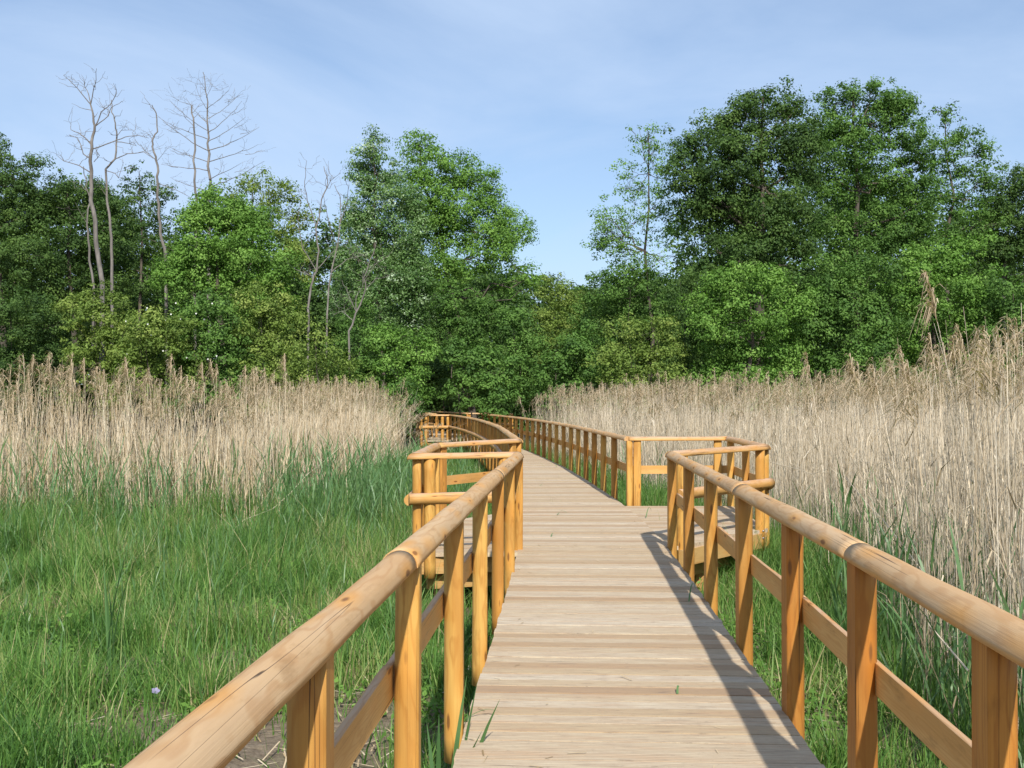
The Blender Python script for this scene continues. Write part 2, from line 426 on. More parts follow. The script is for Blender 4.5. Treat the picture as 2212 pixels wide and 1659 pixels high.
def board_mesh(name, strips, th=.045):
    """strips: list of (L0, R0, R1, L1) corner points seen from above"""
    V, Q, W, T = [], [], [], []
    for (l0, r0, r1, l1) in strips:
        n = len(V); ro = (R.uniform(0, 90), R.uniform(0, 90), R.uniform(0, 90))
        dz = R.uniform(-.003, .003)
        wd = (Vector(l1) - Vector(l0)).length
        b = .004
        for (p, s, q) in ((l0, 0, 0), (r0, 1, 0), (r1, 1, 1), (l1, 0, 1)):
            V.append((p[0], p[1], dz)); 
        for (p, s, q) in ((l0, 0, 0), (r0, 1, 0), (r1, 1, 1), (l1, 0, 1)):
            V.append((p[0], p[1], dz - th))
        for zz in (0, .045):
            for (p, q) in ((l0, 0), (r0, 0), (r1, wd), (l1, wd)):
                W.append((p[0] + ro[0], q + .01180 * round(ro[1] / .0118), zz + ro[2]))
        Q += [(n, n + 1, n + 2, n + 3), (n + 7, n + 6, n + 5, n + 4), (n, n + 4, n + 5, n + 1), (n + 1, n + 5, n + 6, n + 2), (n + 2, n + 6, n + 7, n + 3), (n + 3, n + 7, n + 4, n)]
        T += [min(1, max(0, R.gauss(.56, .24)))] * 6
    return mesh_np(name, np.array(V), np.array(Q), DECK, tint=np.array(T), wc=np.array(W))

walk = thing('boardwalk', (cx(0), 0, 0), 'long pale plank boardwalk curving away through the reeds', 'boardwalk')
strips = []; y = -2.0; PITCH = .142; GAP = .011
while y < 66:
    y1 = y + PITCH - GAP
    a, b_ = R.uniform(-.006, .006), R.uniform(-.006, .006)
    strips.append((edge(y, -1, .81 + a), edge(y, 1, .81 + b_), edge(y1, 1, .81 + b_), edge(y1, -1, .81 + a)))
    y += PITCH
child('deck', board_mesh('deck', strips), walk)
for s in (-.72, 0, .72):
    mb = MB(); yy = -2.0
    while yy < 65:
        p0 = edge(yy, 1 if s > 0 else -1, abs(s)); p1 = edge(yy + 3, 1 if s > 0 else -1, abs(s))
        d = (p1 - p0); L = d.length; d.normalize(); n = Vector((d.y, -d.x, 0))
        mb.box((p0 + p1) / 2 + Vector((0, 0, -.045 - .09)), d, n, Vector((0, 0, 1)), L - .004, .07, .17)
        yy += 3
    child('bearer', mb.mesh('bearer', BEAM), walk)
for k in range(22):
    yy = -1 + 3 * k
    for s in (-1, 1):
        p = edge(yy, s, .58); mb = MB()
        mb.half(p + Vector((0, 0, GZ - .3)), p + Vector((0, 0, -.135)), .06, Vector((1, 0, 0)), cut=-.045)
        child('pile', mb.mesh('pile', BEAM), walk)

# ------------------------------------------------------------------ railings
RZ = .985; RR = .066; MZ = .535
UP = Vector((0, 0, 1))
def rail_run(root, pts, mat=None, first=None, last=None, piece=True, name='top_rail', r=RR, z=RZ, mats=None):
    """half round rail over a list of points, one part per piece, mitred where it turns"""
    n = len(pts)
    ps = [Vector((p[0], p[1], z)) for p in pts]
    dirs = [(ps[i + 1] - ps[i]).normalized() for i in range(n - 1)]
    for i in range(n - 1):
        n0 = (dirs[i - 1] + dirs[i]).normalized() if i > 0 else (first or dirs[i])
        n1 = (dirs[i] + dirs[i + 1]).normalized() if i < n - 2 else (last or dirs[i])
        mb = MB(); mb.half(ps[i], ps[i + 1], r * R.uniform(.96, 1.04), UP, n0, n1)
        child(name, mb.mesh(name, mat or RAIL), root)
def mid_run(root, pts, outs, name='mid_rail', z=MZ, ext=0.0, mat=None):
    """half round rail with its flat face against the outer side of the posts"""
    n = len(pts)
    for i in range(n - 1):
        o = outs if isinstance(outs, Vector) else outs[i]
        d = (Vector((*pts[i + 1][:2], 0)) - Vector((*pts[i][:2], 0))).normalized()
        p0 = Vector((pts[i][0], pts[i][1], z)) + o * .045; p1 = Vector((pts[i + 1][0], pts[i + 1][1], z)) + o * .045
        if i == 0: p0 -= d * ext
        if i == n - 2: p1 += d * ext
        mb = MB(); mb.half(p0, p1 - d * .003, .064 * R.uniform(.97, 1.03), o)
        child(name, mb.mesh(name, mat or RAILB), root)
def post(root, p, inward, bottom=-.27, r=.063, top=RZ, bolts=0, mat=None):
    """round post with one sawn face towards the deck"""
    c = Vector((p[0], p[1], 0)); mb = MB()
    lean = Vector((R.uniform(-.004, .004), R.uniform(-.004, .004), 0))
    mb.half(c + Vector((0, 0, bottom)) + lean, c + Vector((0, 0, top - .001)), r * R.uniform(.95, 1.07), -inward, cut=-.036, k=16, wob=.025)
    o = child('post', mb.mesh('post', mat or POST), root)
    for b in range(bolts):
        bz = -.02 - .09 * b
        V, Qf = [], []
        q = c + Vector((0, -1, 0)) * (r * .93) + Vector((.028, 0, bz))
        th = np.linspace(0, 2 * math.pi, 10, endpoint=False)
        rings = [(.013, 0), (.013, -.005), (.009, -.010), (.002, -.012)]
        Vb = np.array([[q.x + rr * math.cos(t), q.y + dd, q.z + rr * math.sin(t)] for rr, dd in rings for t in th])
        Qb = np.array([[i * 10 + j, i * 10 + (j + 1) % 10, (i + 1) * 10 + (j + 1) % 10, (i + 1) * 10 + j] for i in range(3) for j in range(10)])
        child('bolt', mesh_np('bolt', Vb, Qb, METAL, smooth=True), o)
    return o

GR = 'half-round timber railings of the boardwalk'
# near left
def nl(y): return Vector((-.66 + .06 * y, y, 0))
def nr(y): return Vector((smooth_interp(y, [-4, 0, 2.7, 5.69, 12.2, 14], [.84, 1.085, 1.25, 1.435, 1.745, 1.83]), y, 0))
A2, B2, C2, E2 = Vector((.065, 12.05, 0)), Vector((-1.03, 11.72, 0)), Vector((-1.0, 14.6, 0)), Vector((.10, 16.35, 0))
A1, B1, C1, D1 = Vector((1.745, 12.2, 0)), Vector((3.20, 14.05, 0)), Vector((3.36, 17.25, 0)), Vector((1.80, 17.15, 0))
t = thing('railing', nl(0), 'near left railing whose pale log runs out of the bottom of the photo', 'railing', GR)
ys = [-1.9, .9, 4.1, 8.9, A2.y]
rail_run(t, [nl(v) for v in ys[:-1]] + [A2])
yp = [12.02, 10.45, 8.95, 7.35, 5.81, 4.24, 2.70, 1.13, -.4]
for v in yp: post(t, nl(v) + Vector((.022, 0, 0)), Vector((1, 0, 0)))
mid_run(t, [nl(v) for v in (-1.9, 1.13, 4.24, 7.35, 10.45, 11.95)], Vector((-1, .05, 0)).normalized())
# near right
t = thing('railing', nr(0), 'near right railing whose log leaves the photo at the right edge', 'railing', GR)
rail_run(t, [nr(v) for v in (-1.9, 1.5, 4.32, 7.31)] + [A1])
for v in (12.16, 10.52, 8.95, 7.31, 5.72, 4.32, 2.92, 1.5, .05): post(t, nr(v) + Vector((-.004, 0, 0)), Vector((-1, 0, 0)), mat=POSTR if v < 6 else POST)
mid_run(t, [nr(v) for v in (-1.9, 2.92, 5.72, 8.95, 12.1)], Vector((1, -.05, 0)).normalized())
# platforms
def platform(name_lbl, strips, fascia, piles, bolts=()):
    c = strips[len(strips) // 2][0]
    t = thing('viewing_platform', (c[0], c[1], 0), name_lbl, 'platform', 'viewing platforms beside the boardwalk')
    pd = board_mesh('deck', strips); pd.transform(Matrix.Translation((0, 0, -.009))); child('deck', pd, t)
    for (p0, p1, z, h, w) in fascia:
        p0, p1 = Vector((*p0, 0)), Vector((*p1, 0)); d = p1 - p0; L = d.length; d.normalize(); n = Vector((d.y, -d.x, 0)); mb = MB()
        mb.box((p0 + p1) / 2 + Vector((0, 0, z)), d, n, UP, L, w, h)
        child('beam', mb.mesh('beam', BEAM), t)
    for p in piles:
        p = Vector((*p, 0)); mb = MB()
        mb.half(p + Vector((0, 0, GZ - .3)), p + Vector((0, 0, -.24)), .07, Vector((0, 1, 0)), cut=-.055)
        child('pile', mb.mesh('pile', BEAM), t)
    th = np.linspace(0, 2 * math.pi, 10, endpoint=False)
    for (x, y, z) in bolts:
        Vb = np.array([[x + rr * math.cos(a), y + dd, z + rr * math.sin(a)] for rr, dd in ((.016, 0), (.016, -.008), (.010, -.014), (.002, -.016)) for a in th])
        Qb = np.array([[i * 10 + j, i * 10 + (j + 1) % 10, (i + 1) * 10 + (j + 1) % 10, (i + 1) * 10 + j] for i in range(3) for j in range(10)])
        child('bolt', mesh_np('bolt', Vb, Qb, METAL, smooth=True), t)
    return t
def lerp_x(y, p, q): return p.x + (q.x - p.x) * (y - p.y) / (q.y - p.y)
def strips_between(y0, y1, fl, fr):
    out = []; y = y0
    while y + PITCH < y1 + .001:
        a, b = y, y + PITCH - GAP
        out.append(((fl(a), a), (fr(a), a), (fr(b), b), (fl(b), b))); y += PITCH
    return out
er = lambda y: edge(y, 1, .80).x
el = lambda y: edge(y, -1, .80).x
fr_ = lambda y: max(er(y) + .02, (lerp_x(y, A1, B1) if y < B1.y else lerp_x(y, B1, C1)) + .03)
fl_ = lambda y: min(el(y) - .02, (lerp_x(max(y, B2.y), B2, C2) if y < C2.y else lerp_x(y, C2, E2)) - .03)
sR = strips_between(12.35, 17.15, er, fr_)
sL = strips_between(11.80, 16.25, fl_, el)
dAB = (B1 - A1).normalized()
platform('right platform beside the boardwalk, its floor cut off at an angle in front', sR,
         [((A1.x + .12, A1.y + .12), (B1.x - .02, B1.y - .06), -.145, .19, .05), ((A1.x + .25, A1.y + .55), (B1.x - .12, B1.y + .35), -.33, .17, .08),
          ((B1.x - .03, B1.y), (C1.x - .03, C1.y), -.145, .19, .05), ((1.75, 17.0), (3.3, 17.05), -.145, .19, .05), ((1.75, 15.0), (3.2, 15.0), -.145, .18, .06)],
         [(2.2, 13.1), (3.05, 14.3), (3.2, 16.8), (2.2, 16.8)])
platform('left platform beside the boardwalk with a bolted beam under its front edge', sL,
         [((B2.x - .02, B2.y + .07), (A2.x - .12, A2.y - .02), -.145, .19, .05), ((B2.x + .12, B2.y + .22), (A2.x - .1, A2.y + .2), -.33, .17, .08),
          ((B2.x + .02, B2.y + .1), (C2.x + .02, C2.y), -.145, .19, .05), ((C2.x + .04, C2.y), (E2.x - .1, E2.y - .12), -.145, .19, .05), ((-.95, 13.4), (.1, 13.4), -.145, .18, .06)],
         [(-.78, 12.1), (-.35, 12.2), (-.85, 14.3), (-.2, 15.4)], bolts=[(-.62, B2.y + .305 - .04, -.33), (-.3, B2.y + .40 - .04, -.33)])
# platform railings
t = thing('railing', B1, 'railing around the right platform with doubled posts at its corners', 'railing', GR)
rail_run(t, [A1, B1, C1, D1], RAILB, first=(Vector((.047, 1, 0)).normalized() + dAB).normalized())
nAB = Vector((dAB.y, -dAB.x, 0)); dDC = (C1 - D1).normalized()
for p, inn, bo in ((A1 + dAB * .24, -nAB, 2), (B1 - dAB * .16, -nAB, 2), (B1 + Vector((.0, .07, 0)), Vector((-1, 0, 0)), 0), (C1 + Vector((-.02, -.22, 0)), Vector((-1, 0, 0)), 0),
               (C1 + Vector((-.17, 0, 0)), Vector((0, -1, 0)), 0), (D1 + Vector((.13, 0, 0)), Vector((0, -1, 0)), 0), ((B1 + C1) / 2, Vector((-1, 0, 0)), 0)):
    post(t, p, inn, bolts=bo)
mid_run(t, [A1 + dAB * .1, B1 + dAB * .04], nAB, ext=.02, z=MZ + .03)
mid_run(t, [B1, C1], Vector((1, 0, 0)))
mid_run(t, [D1 + Vector((.1, 0, 0)), C1], Vector((0, 1, 0)))
t = thing('railing', B2, 'railing around the left platform, orange log across its front', 'railing', GR)
rail_run(t, [A2, B2, C2, E2], RAILB, first=((B2 - A2).normalized() - Vector((.054, 1, 0)).normalized()).normalized())
dBA = (A2 - B2).normalized(); dCE = (E2 - C2).normalized(); nCE = Vector((-dCE.y, dCE.x, 0))
for p, inn, bo in ((A2 - dBA * .16, Vector((0, 1, 0)), 0), (B2 + dBA * .165, Vector((0, 1, 0)), 0), (B2 + Vector((.035, .06, 0)), Vector((1, 0, 0)), 0), (C2 + Vector((.02, -.1, 0)), Vector((1, 0, 0)), 0),
               (C2 + dCE * .14, -nCE, 0), (E2 - dCE * .18, -nCE, 0), ((B2 + C2) / 2, Vector((1, 0, 0)), 0)):
    post(t, p, inn, bolts=bo)
mid_run(t, [B2 + dBA * .0, A2 - dBA * .12], Vector((dBA.y, -dBA.x, 0)), ext=.07, z=MZ + .035)
mid_run(t, [B2, C2], Vector((-1, 0, 0)), z=MZ + .02)
mid_run(t, [C2, E2 - dCE * .1], nCE)
# far runs
OFF = .86
def far_run(s, y0, y1, label, start, step=1.45, split=3, end=None):
    t = thing('railing', start, label, 'railing', GR)
    yy = np.arange(y0, y1 + .01, step)
    pts = [edge(v, s, OFF) for v in yy]
    rail_run(t, [start] + pts[split::split] + ([pts[-1]] if (len(pts) - 1) % split else []))
    for i, v in enumerate(yy):
        p = edge(v, s, OFF - .015) if i else start
        inw = (edge(v, s, 0) - edge(v, s, 1)).normalized()
        post(t, p, inw)
    pp = [start] + pts[split::split] + ([pts[-1]] if (len(pts) - 1) % split else [])
    for i in range(len(pp) - 1):
        v = pp[i].y; o = (edge(v, s, 1) - edge(v, s, 0)).normalized()
        mid_run(t, [pp[i], pp[i + 1]], o)
    return t, pts
tR, ptsR = far_run(1, 17.15, 47.7, 'long far right railing with closely seen posts against pale reeds', D1)
tL, ptsL = far_run(-1, 16.35, 45.5, 'long far left railing bending away towards the trees', E2)
endL, endR = ptsL[-1], ptsR[-1]
# second pair of platforms, where the path reaches the trees
yL0, yL1 = endL.y, endL.y + 4.0
a2, b2, c2, e2 = endL, endL + Vector((-1.15, -.2, 0)), endL + Vector((-1.55, 2.9, 0)), edge(yL1 + .4, -1, OFF)
t = thing('railing', b2, 'small far left platform railing seen under the dark trees', 'railing', GR)
rail_run(t, [a2, b2, c2, e2])
for p, inn in ((a2 + Vector((-.1, .02, 0)), Vector((0, 1, 0))), (a2 + Vector((-.32, -.03, 0)), Vector((0, 1, 0))), (b2 + Vector((.17, .04, 0)), Vector((0, 1, 0))), (b2 + Vector((0, .1, 0)), Vector((1, 0, 0))), (c2, Vector((1, 0, 0))), ((b2 + c2) / 2, Vector((1, 0, 0))), ((c2 + e2) / 2, Vector((.7, -.7, 0)))):
    post(t, p, inn)
mid_run(t, [b2, a2], Vector((.15, -1, 0)).normalized(), ext=.03); mid_run(t, [b2, c2], Vector((-1, 0, 0)))
sl2 = strips_between(yL0 - .15, yL1 + .3, lambda y: min(edge(y, -1, .83).x, (lerp_x(y, b2, c2) if y < c2.y else lerp_x(y, c2, e2)) - .03), lambda y: edge(y, -1, .82).x)
platform('small far left platform standing over the green grass', sl2, [((b2.x, b2.y + .1), (a2.x - .05, a2.y + .1), -.145, .19, .05), ((b2.x + .03, b2.y + .1), (c2.x + .03, c2.y), -.145, .19, .05)], [(b2.x + .2, b2.y + .35), (c2.x + .2, c2.y - .3)])
yR0 = endR.y
a3, b3, c3 = endR, endR + Vector((1.25, 1.6, 0)), endR + Vector((1.1, 3.7, 0)); d3 = edge(yR0 + 3.6, 1, OFF)
t = thing('railing', b3, 'far right platform railing just in front of the bushes', 'railing', GR)
rail_run(t, [a3, b3, c3, d3])
for p, inn in ((b3, Vector((-1, 0, 0))), (b3 + Vector((-.15, -.19, 0)), Vector((-.7, .7, 0))), (c3, Vector((-1, 0, 0))), (c3 + Vector((-.18, 0, 0)), Vector((0, -1, 0))), (d3 + Vector((.12, 0, 0)), Vector((0, -1, 0)))):
    post(t, p, inn)
mid_run(t, [a3, b3], Vector((.7, -.7, 0))); mid_run(t, [d3, c3], Vector((0, 1, 0)))
sr2 = strips_between(yR0 + .2, yR0 + 3.6, lambda y: edge(y, 1, .82).x, lambda y: max(edge(y, 1, .83).x, (lerp_x(y, a3, b3) if y < b3.y else lerp_x(y, b3, c3)) + .03))
platform('small far right platform in the shade of the bushes', sr2, [((a3.x + .1, a3.y + .15), (b3.x, b3.y), -.145, .19, .05)], [(b3.x - .2, b3.y + .4), (c3.x - .2, c3.y - .3)])
far_run(-1, yL1 + .4, 64, 'last stretch of left railing in the shade under the trees', e2)
far_run(1, yR0 + 3.6, 64, 'last stretch of right railing vanishing into the dark wood', d3)

# ------------------------------------------------------------------ trees and shrubs
def unit(n, g):
    v = g.normal(size=(n, 3)); return v / (np.linalg.norm(v, axis=1)[:, None] + 1e-9)
def leaf_quads(C, N, g, size, tint, asp=.62, droop=.35):
    """one rhombic leaf (or leaflet spray) per centre, lying across normal N"""
    n = len(C)
    t = unit(n, g); t -= N * np.sum(t * N, 1)[:, None]; t /= np.linalg.norm(t, axis=1)[:, None] + 1e-9
    t[:, 2] -= droop * g.random(n); t /= np.linalg.norm(t, axis=1)[:, None] + 1e-9
    b = np.cross(N, t); b /= np.linalg.norm(b, axis=1)[:, None] + 1e-9
    L = size * g.uniform(.6, 1.35, n)[:, None]; W = L * asp * g.uniform(.75, 1.2, n)[:, None]
    fold = N * (W * g.uniform(-.25, .25, n)[:, None])
    V = np.stack([C - t * L * .5, C + b * W * .5 + t * L * .04 + fold, C + t * L * .5, C - b * W * .5 + t * L * .04 + fold], 1).reshape(-1, 3)
    Q = np.arange(4 * n, dtype=np.int32).reshape(-1, 4)
    return V, Q
def crown_arrays(lobes, g, leaf=.14, dens=5.0, per=46, cr=.42, core=.20, shell=(.66, 1.04), flat=.78, up=.35):
    """lobes: (centre, (rx, ry, rz)); clumps of leaves in the outer shell of every lobe"""
    Cs, Us, S = [], [], []
    for c, r in lobes:
        r = np.array(r); area = 4 * math.pi * (((r[0] * r[1]) ** 1.6 + (r[0] * r[2]) ** 1.6 + (r[1] * r[2]) ** 1.6) / 3) ** (1 / 1.6)
        n = max(5, int(dens * area * .55)); u = unit(n, g)
        bump = 1 + .16 * np.sin(u[:, 0] * 5 + c[0]) * np.sin(u[:, 2] * 6 + c[2]) + .1 * g.normal(size=n)
        k = g.uniform(shell[0], shell[1], n); inn = g.random(n) < core; k[inn] = g.uniform(.1, .62, inn.sum())
        Cs.append(np.array(c) + u * r * (k * bump)[:, None]); Us.append(u); out = g.random(n) < .22; k[out] = g.uniform(1.02, 1.24, out.sum()); Sc = g.uniform(.5, 1.4, n); Sc[out] *= .6
        Cs[-1] = np.array(c) + u * r * (k * bump)[:, None]; S.append(Sc)
    C = np.concatenate(Cs); U = np.concatenate(Us); S = np.concatenate(S); n = len(C)
    cnt = np.maximum(6, (per * S ** 1.8).astype(int)); idx = np.repeat(np.arange(n), cnt); m = len(idx)
    du = unit(m, g); du[:, 2] = np.where(du[:, 2] < 0, du[:, 2] * .7, du[:, 2])
    lob = 1 + .35 * np.sin(du[:, 0] * 4 + idx) * np.sin(du[:, 1] * 4 + idx * 2.3)
    off = du * np.array([1, 1, flat]) * (cr * S[idx] * lob * g.random(m) ** .38)[:, None]
    PC = C[idx] + off
    N = du * .75 + U[idx] * .2 + np.array([0, 0, up]) + unit(m, g) * .55; N /= np.linalg.norm(N, axis=1)[:, None]
    ct = np.clip(g.normal(.5, .25, n), 0, 1); tint = np.clip(ct[idx] + g.normal(0, .11, m), 0, 1)
    V, Q = leaf_quads(PC, N, g, leaf, tint)
    return V, Q, tint, C
def wob_path(p, q, g, n=6, amp=.06, sag=0.0):
    p, q = np.array(p, float), np.array(q, float); t = np.linspace(0, 1, n)[:, None]
    L = np.linalg.norm(q - p); w = g.normal(size=(n, 3)) * amp * L; w[0] = 0; w[-1] = 0
    pts = p + (q - p) * t + w; pts[:, 2] += sag * L * np.sin(t[:, 0] * math.pi)
    return pts
NT = 0
def leafy(name, label, cat, mat, d, lobes_px, base_x=None, trunk_r=.16, group=None, leaf=.125, dens=3.7, per=125, cr=.50, branches=3, crown='crown', depth=.85, ybase=None, blossoms=None, barkm=None, **kw):
    global NT
    NT += 1; g = np.random.default_rng(100 + NT)
    lobes = []
    for (x, y, rx, ry) in lobes_px:
        dd = d + g.uniform(-1, 1) * rx / F * d * .7
        c = P(x, y, dd); k = dd / F
        lobes.append(((c.x, c.y, c.z), (rx * k, max(rx, ry) * k * depth, ry * k)))
    bx = base_x if base_x is not None else sum(l[0] for l in lobes_px) / len(lobes_px)
    X = (bx - 1106) / F * d; zg = float(gz(X, d))
    root = thing(name, (X, d, zg), label, cat, group)
    V, Q, tint, C = crown_arrays(lobes, g, leaf, dens, per, cr, **kw)
    keep = V.reshape(-1, 4, 3)[:, :, 2].min(1) > GZ + .02
    V = V.reshape(-1, 4, 3)[keep].reshape(-1, 3); Q = np.arange(len(V), dtype=np.int32).reshape(-1, 4); tint = tint[keep]
    # trunk and limbs
    top = max(l[0][2] + l[1][2] * .3 for l in lobes); hi = max(lobes, key=lambda l: l[0][2])
    base = np.array([X, d, zg - .2]); apex = np.array([hi[0][0], hi[0][1], hi[0][2] + hi[1][2] * .2])
    tp = wob_path(base, apex, g, 9, .009); paths = [(tp, np.linspace(trunk_r, trunk_r * .12, 9))]
    for c, r in lobes:
        j = int(np.clip(np.searchsorted(tp[:, 2], c[2] - np.hypot(c[0] - X, c[1] - d) * .9), 1, 7))
        lp = wob_path(tp[j], np.array(c), g, 6, .05, -.05); r0 = trunk_r * (1 - j / 9) * .62
        paths.append((lp, np.linspace(r0, r0 * .3, 6)))
        near = C[np.argsort(np.linalg.norm((C - np.array(c)) / np.array(r), axis=1))]
        pick = near[g.integers(0, max(3, len(near) // max(1, len(lobes))), branches)] if len(near) else []
        for q in pick:
            paths.append((wob_path(lp[g.integers(2, 6)], q, g, 5, .06, -.04), np.linspace(r0 * .35, .008, 5)))
    Vt, Qt = tube_arrays(paths, 6)
    tr = child('trunk' if crown == 'crown' else 'stem', mesh_np('trunk', Vt, Qt, barkm or BARK, smooth=True), root)
    cr_ = child(crown, mesh_np(crown, V, Q, mat, tint=tint), root)
    if blossoms:
        bidx = g.choice(len(C), blossoms, replace=False)
        fr = C[np.argsort(C[:, 1])][:max(blossoms * 4, 30)]
        for q in fr[g.choice(len(fr), blossoms, replace=False)]:
            c0 = q + g.normal(size=3) * .25 + np.array([0, -.35, .1]); Vs = []
            for k in range(5):
                a = k * 2 * math.pi / 5; e1 = np.array([math.cos(a), -.3, math.sin(a)]) * .034; e2 = np.array([-math.sin(a), 0, math.cos(a)]) * .018
                Vs += [c0, c0 + e1 * .6 + e2, c0 + e1, c0 + e1 * .6 - e2]
            child('blossom', mesh_np('blossom', np.array(Vs), np.arange(20).reshape(-1, 4), PETAL, tint=np.ones(5)), root)
    return root

GT = 'leafy trees at the edge of the wood'; GS = 'shrubs in front of the wood'; GRR = 'dark trees deeper in the wood'
# deeper wood
for (bx, lobes, d, lab) in (
    (-60, [(-60, 430, 120, 90), (40, 520, 120, 90), (-80, 620, 150, 110), (60, 680, 130, 100), (-20, 780, 160, 90)], 68, 'deep dark tree in the back row at the far left edge'),
    (230, [(200, 480, 110, 70), (300, 560, 110, 80), (170, 620, 120, 90), (290, 690, 130, 90), (220, 790, 150, 80)], 68, 'deep dark tree behind the bleached trunks at left'),
    (520, [(460, 540, 110, 70), (570, 570, 110, 80), (450, 660, 120, 90), (580, 690, 120, 90), (520, 790, 150, 80)], 67, 'deep dark tree in the back row behind the bright green tree'),
    (790, [(730, 560, 90, 80), (840, 580, 100, 80), (730, 690, 120, 90), (860, 700, 110, 90), (790, 800, 140, 80)], 67, 'deep dark tree in the back row behind the poplar'),
    (1040, [(980, 640, 90, 60), (1060, 660, 80, 60), (1000, 750, 110, 80), (1100, 760, 100, 80), (1040, 840, 140, 70)], 68, 'low dark tree behind the entrance of the path into the wood'),
    (1330, [(1290, 690, 90, 60), (1400, 670, 100, 70), (1250, 780, 110, 80), (1390, 780, 130, 80), (1320, 850, 150, 60)], 68, 'low dark tree in the back row right of the sky gap'),
    (1600, [(1560, 520, 110, 90), (1650, 480, 110, 90), (1530, 660, 120, 90), (1660, 650, 130, 100), (1600, 780, 160, 90)], 68, 'deep dark tree behind the tall oak right of the sky gap'),
    (1870, [(1820, 480, 110, 90), (1920, 480, 110, 90), (1820, 620, 120, 90), (1950, 640, 130, 100), (1870, 780, 160, 90)], 68, 'deep dark tree behind the second tall tree at right'),
    (2140, [(2080, 520, 90, 80), (2190, 520, 110, 80), (2090, 640, 120, 90), (2210, 660, 130, 100), (2140, 780, 160, 90)], 68, 'deep dark tree in the back row at the right edge')):
    leafy('dark_tree', lab, 'tree', L_DARK, d, lobes, bx, .2, GRR, leaf=.24, dens=1.7, per=80, cr=.85, branches=1)
fw = np.random.default_rng(88); lobes = []
for x in np.arange(-700, 3000, 95):
    ty = 640 + 25 * math.sin(x * .011) + fw.uniform(-20, 20)
    for yy in np.arange(ty, 960, 66):
        c = P(x + fw.uniform(-30, 30), yy, 84 + fw.uniform(-4, 4)); lobes.append(((c.x, c.y, c.z), (2.6, 2.6, 1.9)))
V, Q, T, _ = crown_arrays(lobes, fw, .38, 1.2, 60, 1.1)
tag(link('far_wood', mesh_np('far_wood', V, Q, L_DARK, tint=T)), 'continuous dark wood closing the view behind the trees', 'wood', kind='stuff')
leafy('dark_tree', 'dark tree closing the end of the path under the wood', 'tree', L_DARK, 71, [(900, 760, 70, 50), (960, 740, 70, 50), (880, 830, 70, 50), (950, 820, 70, 50), (910, 890, 80, 40), (980, 890, 60, 40)], 850, .2, GRR, leaf=.2, dens=2.6, per=80, cr=.7, branches=1)
# left group
leafy('oak_tree', 'dark oak cut off by the left edge of the photo', 'tree', L_DARK, 57, [(-5, 330, 32, 40), (40, 395, 50, 45), (-30, 420, 60, 60), (78, 352, 20, 16), (20, 470, 75, 60), (60, 550, 80, 65), (-10, 610, 90, 70), (95, 450, 40, 50)], 10, .26, GT)
leafy('oak_tree', 'dark rounded tree directly left of the bleached twin trunks', 'tree', L_DARK, 58, [(140, 405, 48, 42), (190, 425, 45, 45), (115, 470, 60, 55), (200, 500, 55, 55), (240, 445, 38, 42), (150, 560, 75, 60), (230, 580, 60, 60), (100, 640, 80, 60)], 160, .24, GT)
leafy('thin_tree', 'thin dark tree with airy top between the bleached trunks', 'tree', L_DARK, 60, [(298, 372, 18, 26), (285, 420, 35, 38), (345, 435, 38, 40), (300, 490, 55, 50), (350, 520, 45, 50), (280, 570, 60, 55), (340, 610, 60, 50)], 310, .16, GT, dens=3.6, per=70, cr=.42)
leafy('light_tree', 'pale yellow-green tree with loose top behind the bright green tree', 'tree', L_OLIVE, 56, [(545, 395, 45, 30), (590, 425, 45, 42), (505, 430, 40, 40), (640, 470, 45, 50), (560, 480, 60, 50), (650, 560, 50, 50)], 570, .15, GT, dens=3.4, per=70, cr=.42)
leafy('round_tree', 'bright green dense round tree left of the middle', 'tree', L_LIGHT, 51, [(465, 430, 46, 36), (530, 455, 56, 40), (465, 465, 62, 50), (520, 500, 70, 60), (425, 530, 55, 55), (555, 560, 75, 60), (470, 580, 80, 60), (400, 620, 50, 50), (610, 600, 50, 55), (540, 640, 80, 50), (372, 590, 40, 44), (415, 470, 34, 36)], 490, .2, GT)
leafy('poplar_tree', 'narrow poplar with glittering pale leaves left of the sky gap', 'tree', L_SILVER, 50, [(806, 318, 22, 34), (815, 365, 42, 38), (780, 360, 26, 34), (840, 380, 36, 40), (770, 470, 36, 50), (795, 415, 48, 45), (850, 430, 42, 50), (800, 490, 52, 50), (850, 510, 45, 50), (810, 570, 60, 50), (870, 600, 60, 60), (800, 650, 60, 55), (880, 690, 70, 60), (830, 740, 70, 50), (760, 560, 44, 50), (745, 650, 50, 56), (890, 450, 34, 50), (890, 520, 40, 60), (900, 610, 44, 60)], 830, .17, GT, leaf=.105, dens=7.0, per=85, cr=.42, shell=(.45, 1.1))
leafy('locust_tree', 'airy feathery tree leaning right into the sky gap', 'tree', L_LIGHT, 52, [(905, 318, 45, 34), (955, 350, 42, 38), (990, 395, 36, 34), (945, 410, 40, 40), (905, 440, 40, 44), (970, 450, 50, 44), (930, 480, 40, 44), (1060, 445, 40, 34), (1060, 510, 50, 40), (900, 380, 40, 34), (1020, 380, 40, 36), (1055, 400, 34, 36), (1000, 440, 48, 36), (1085, 480, 50, 30), (1125, 505, 34, 30), (1020, 505, 60, 38), (950, 500, 50, 48), (1060, 550, 60, 28), (980, 580, 65, 40), (920, 590, 50, 50), (1100, 610, 34, 28), (1140, 600, 18, 26)], 1035, .2, GT, leaf=.11, dens=6.0, per=90, cr=.46, flat=.7, branches=5)
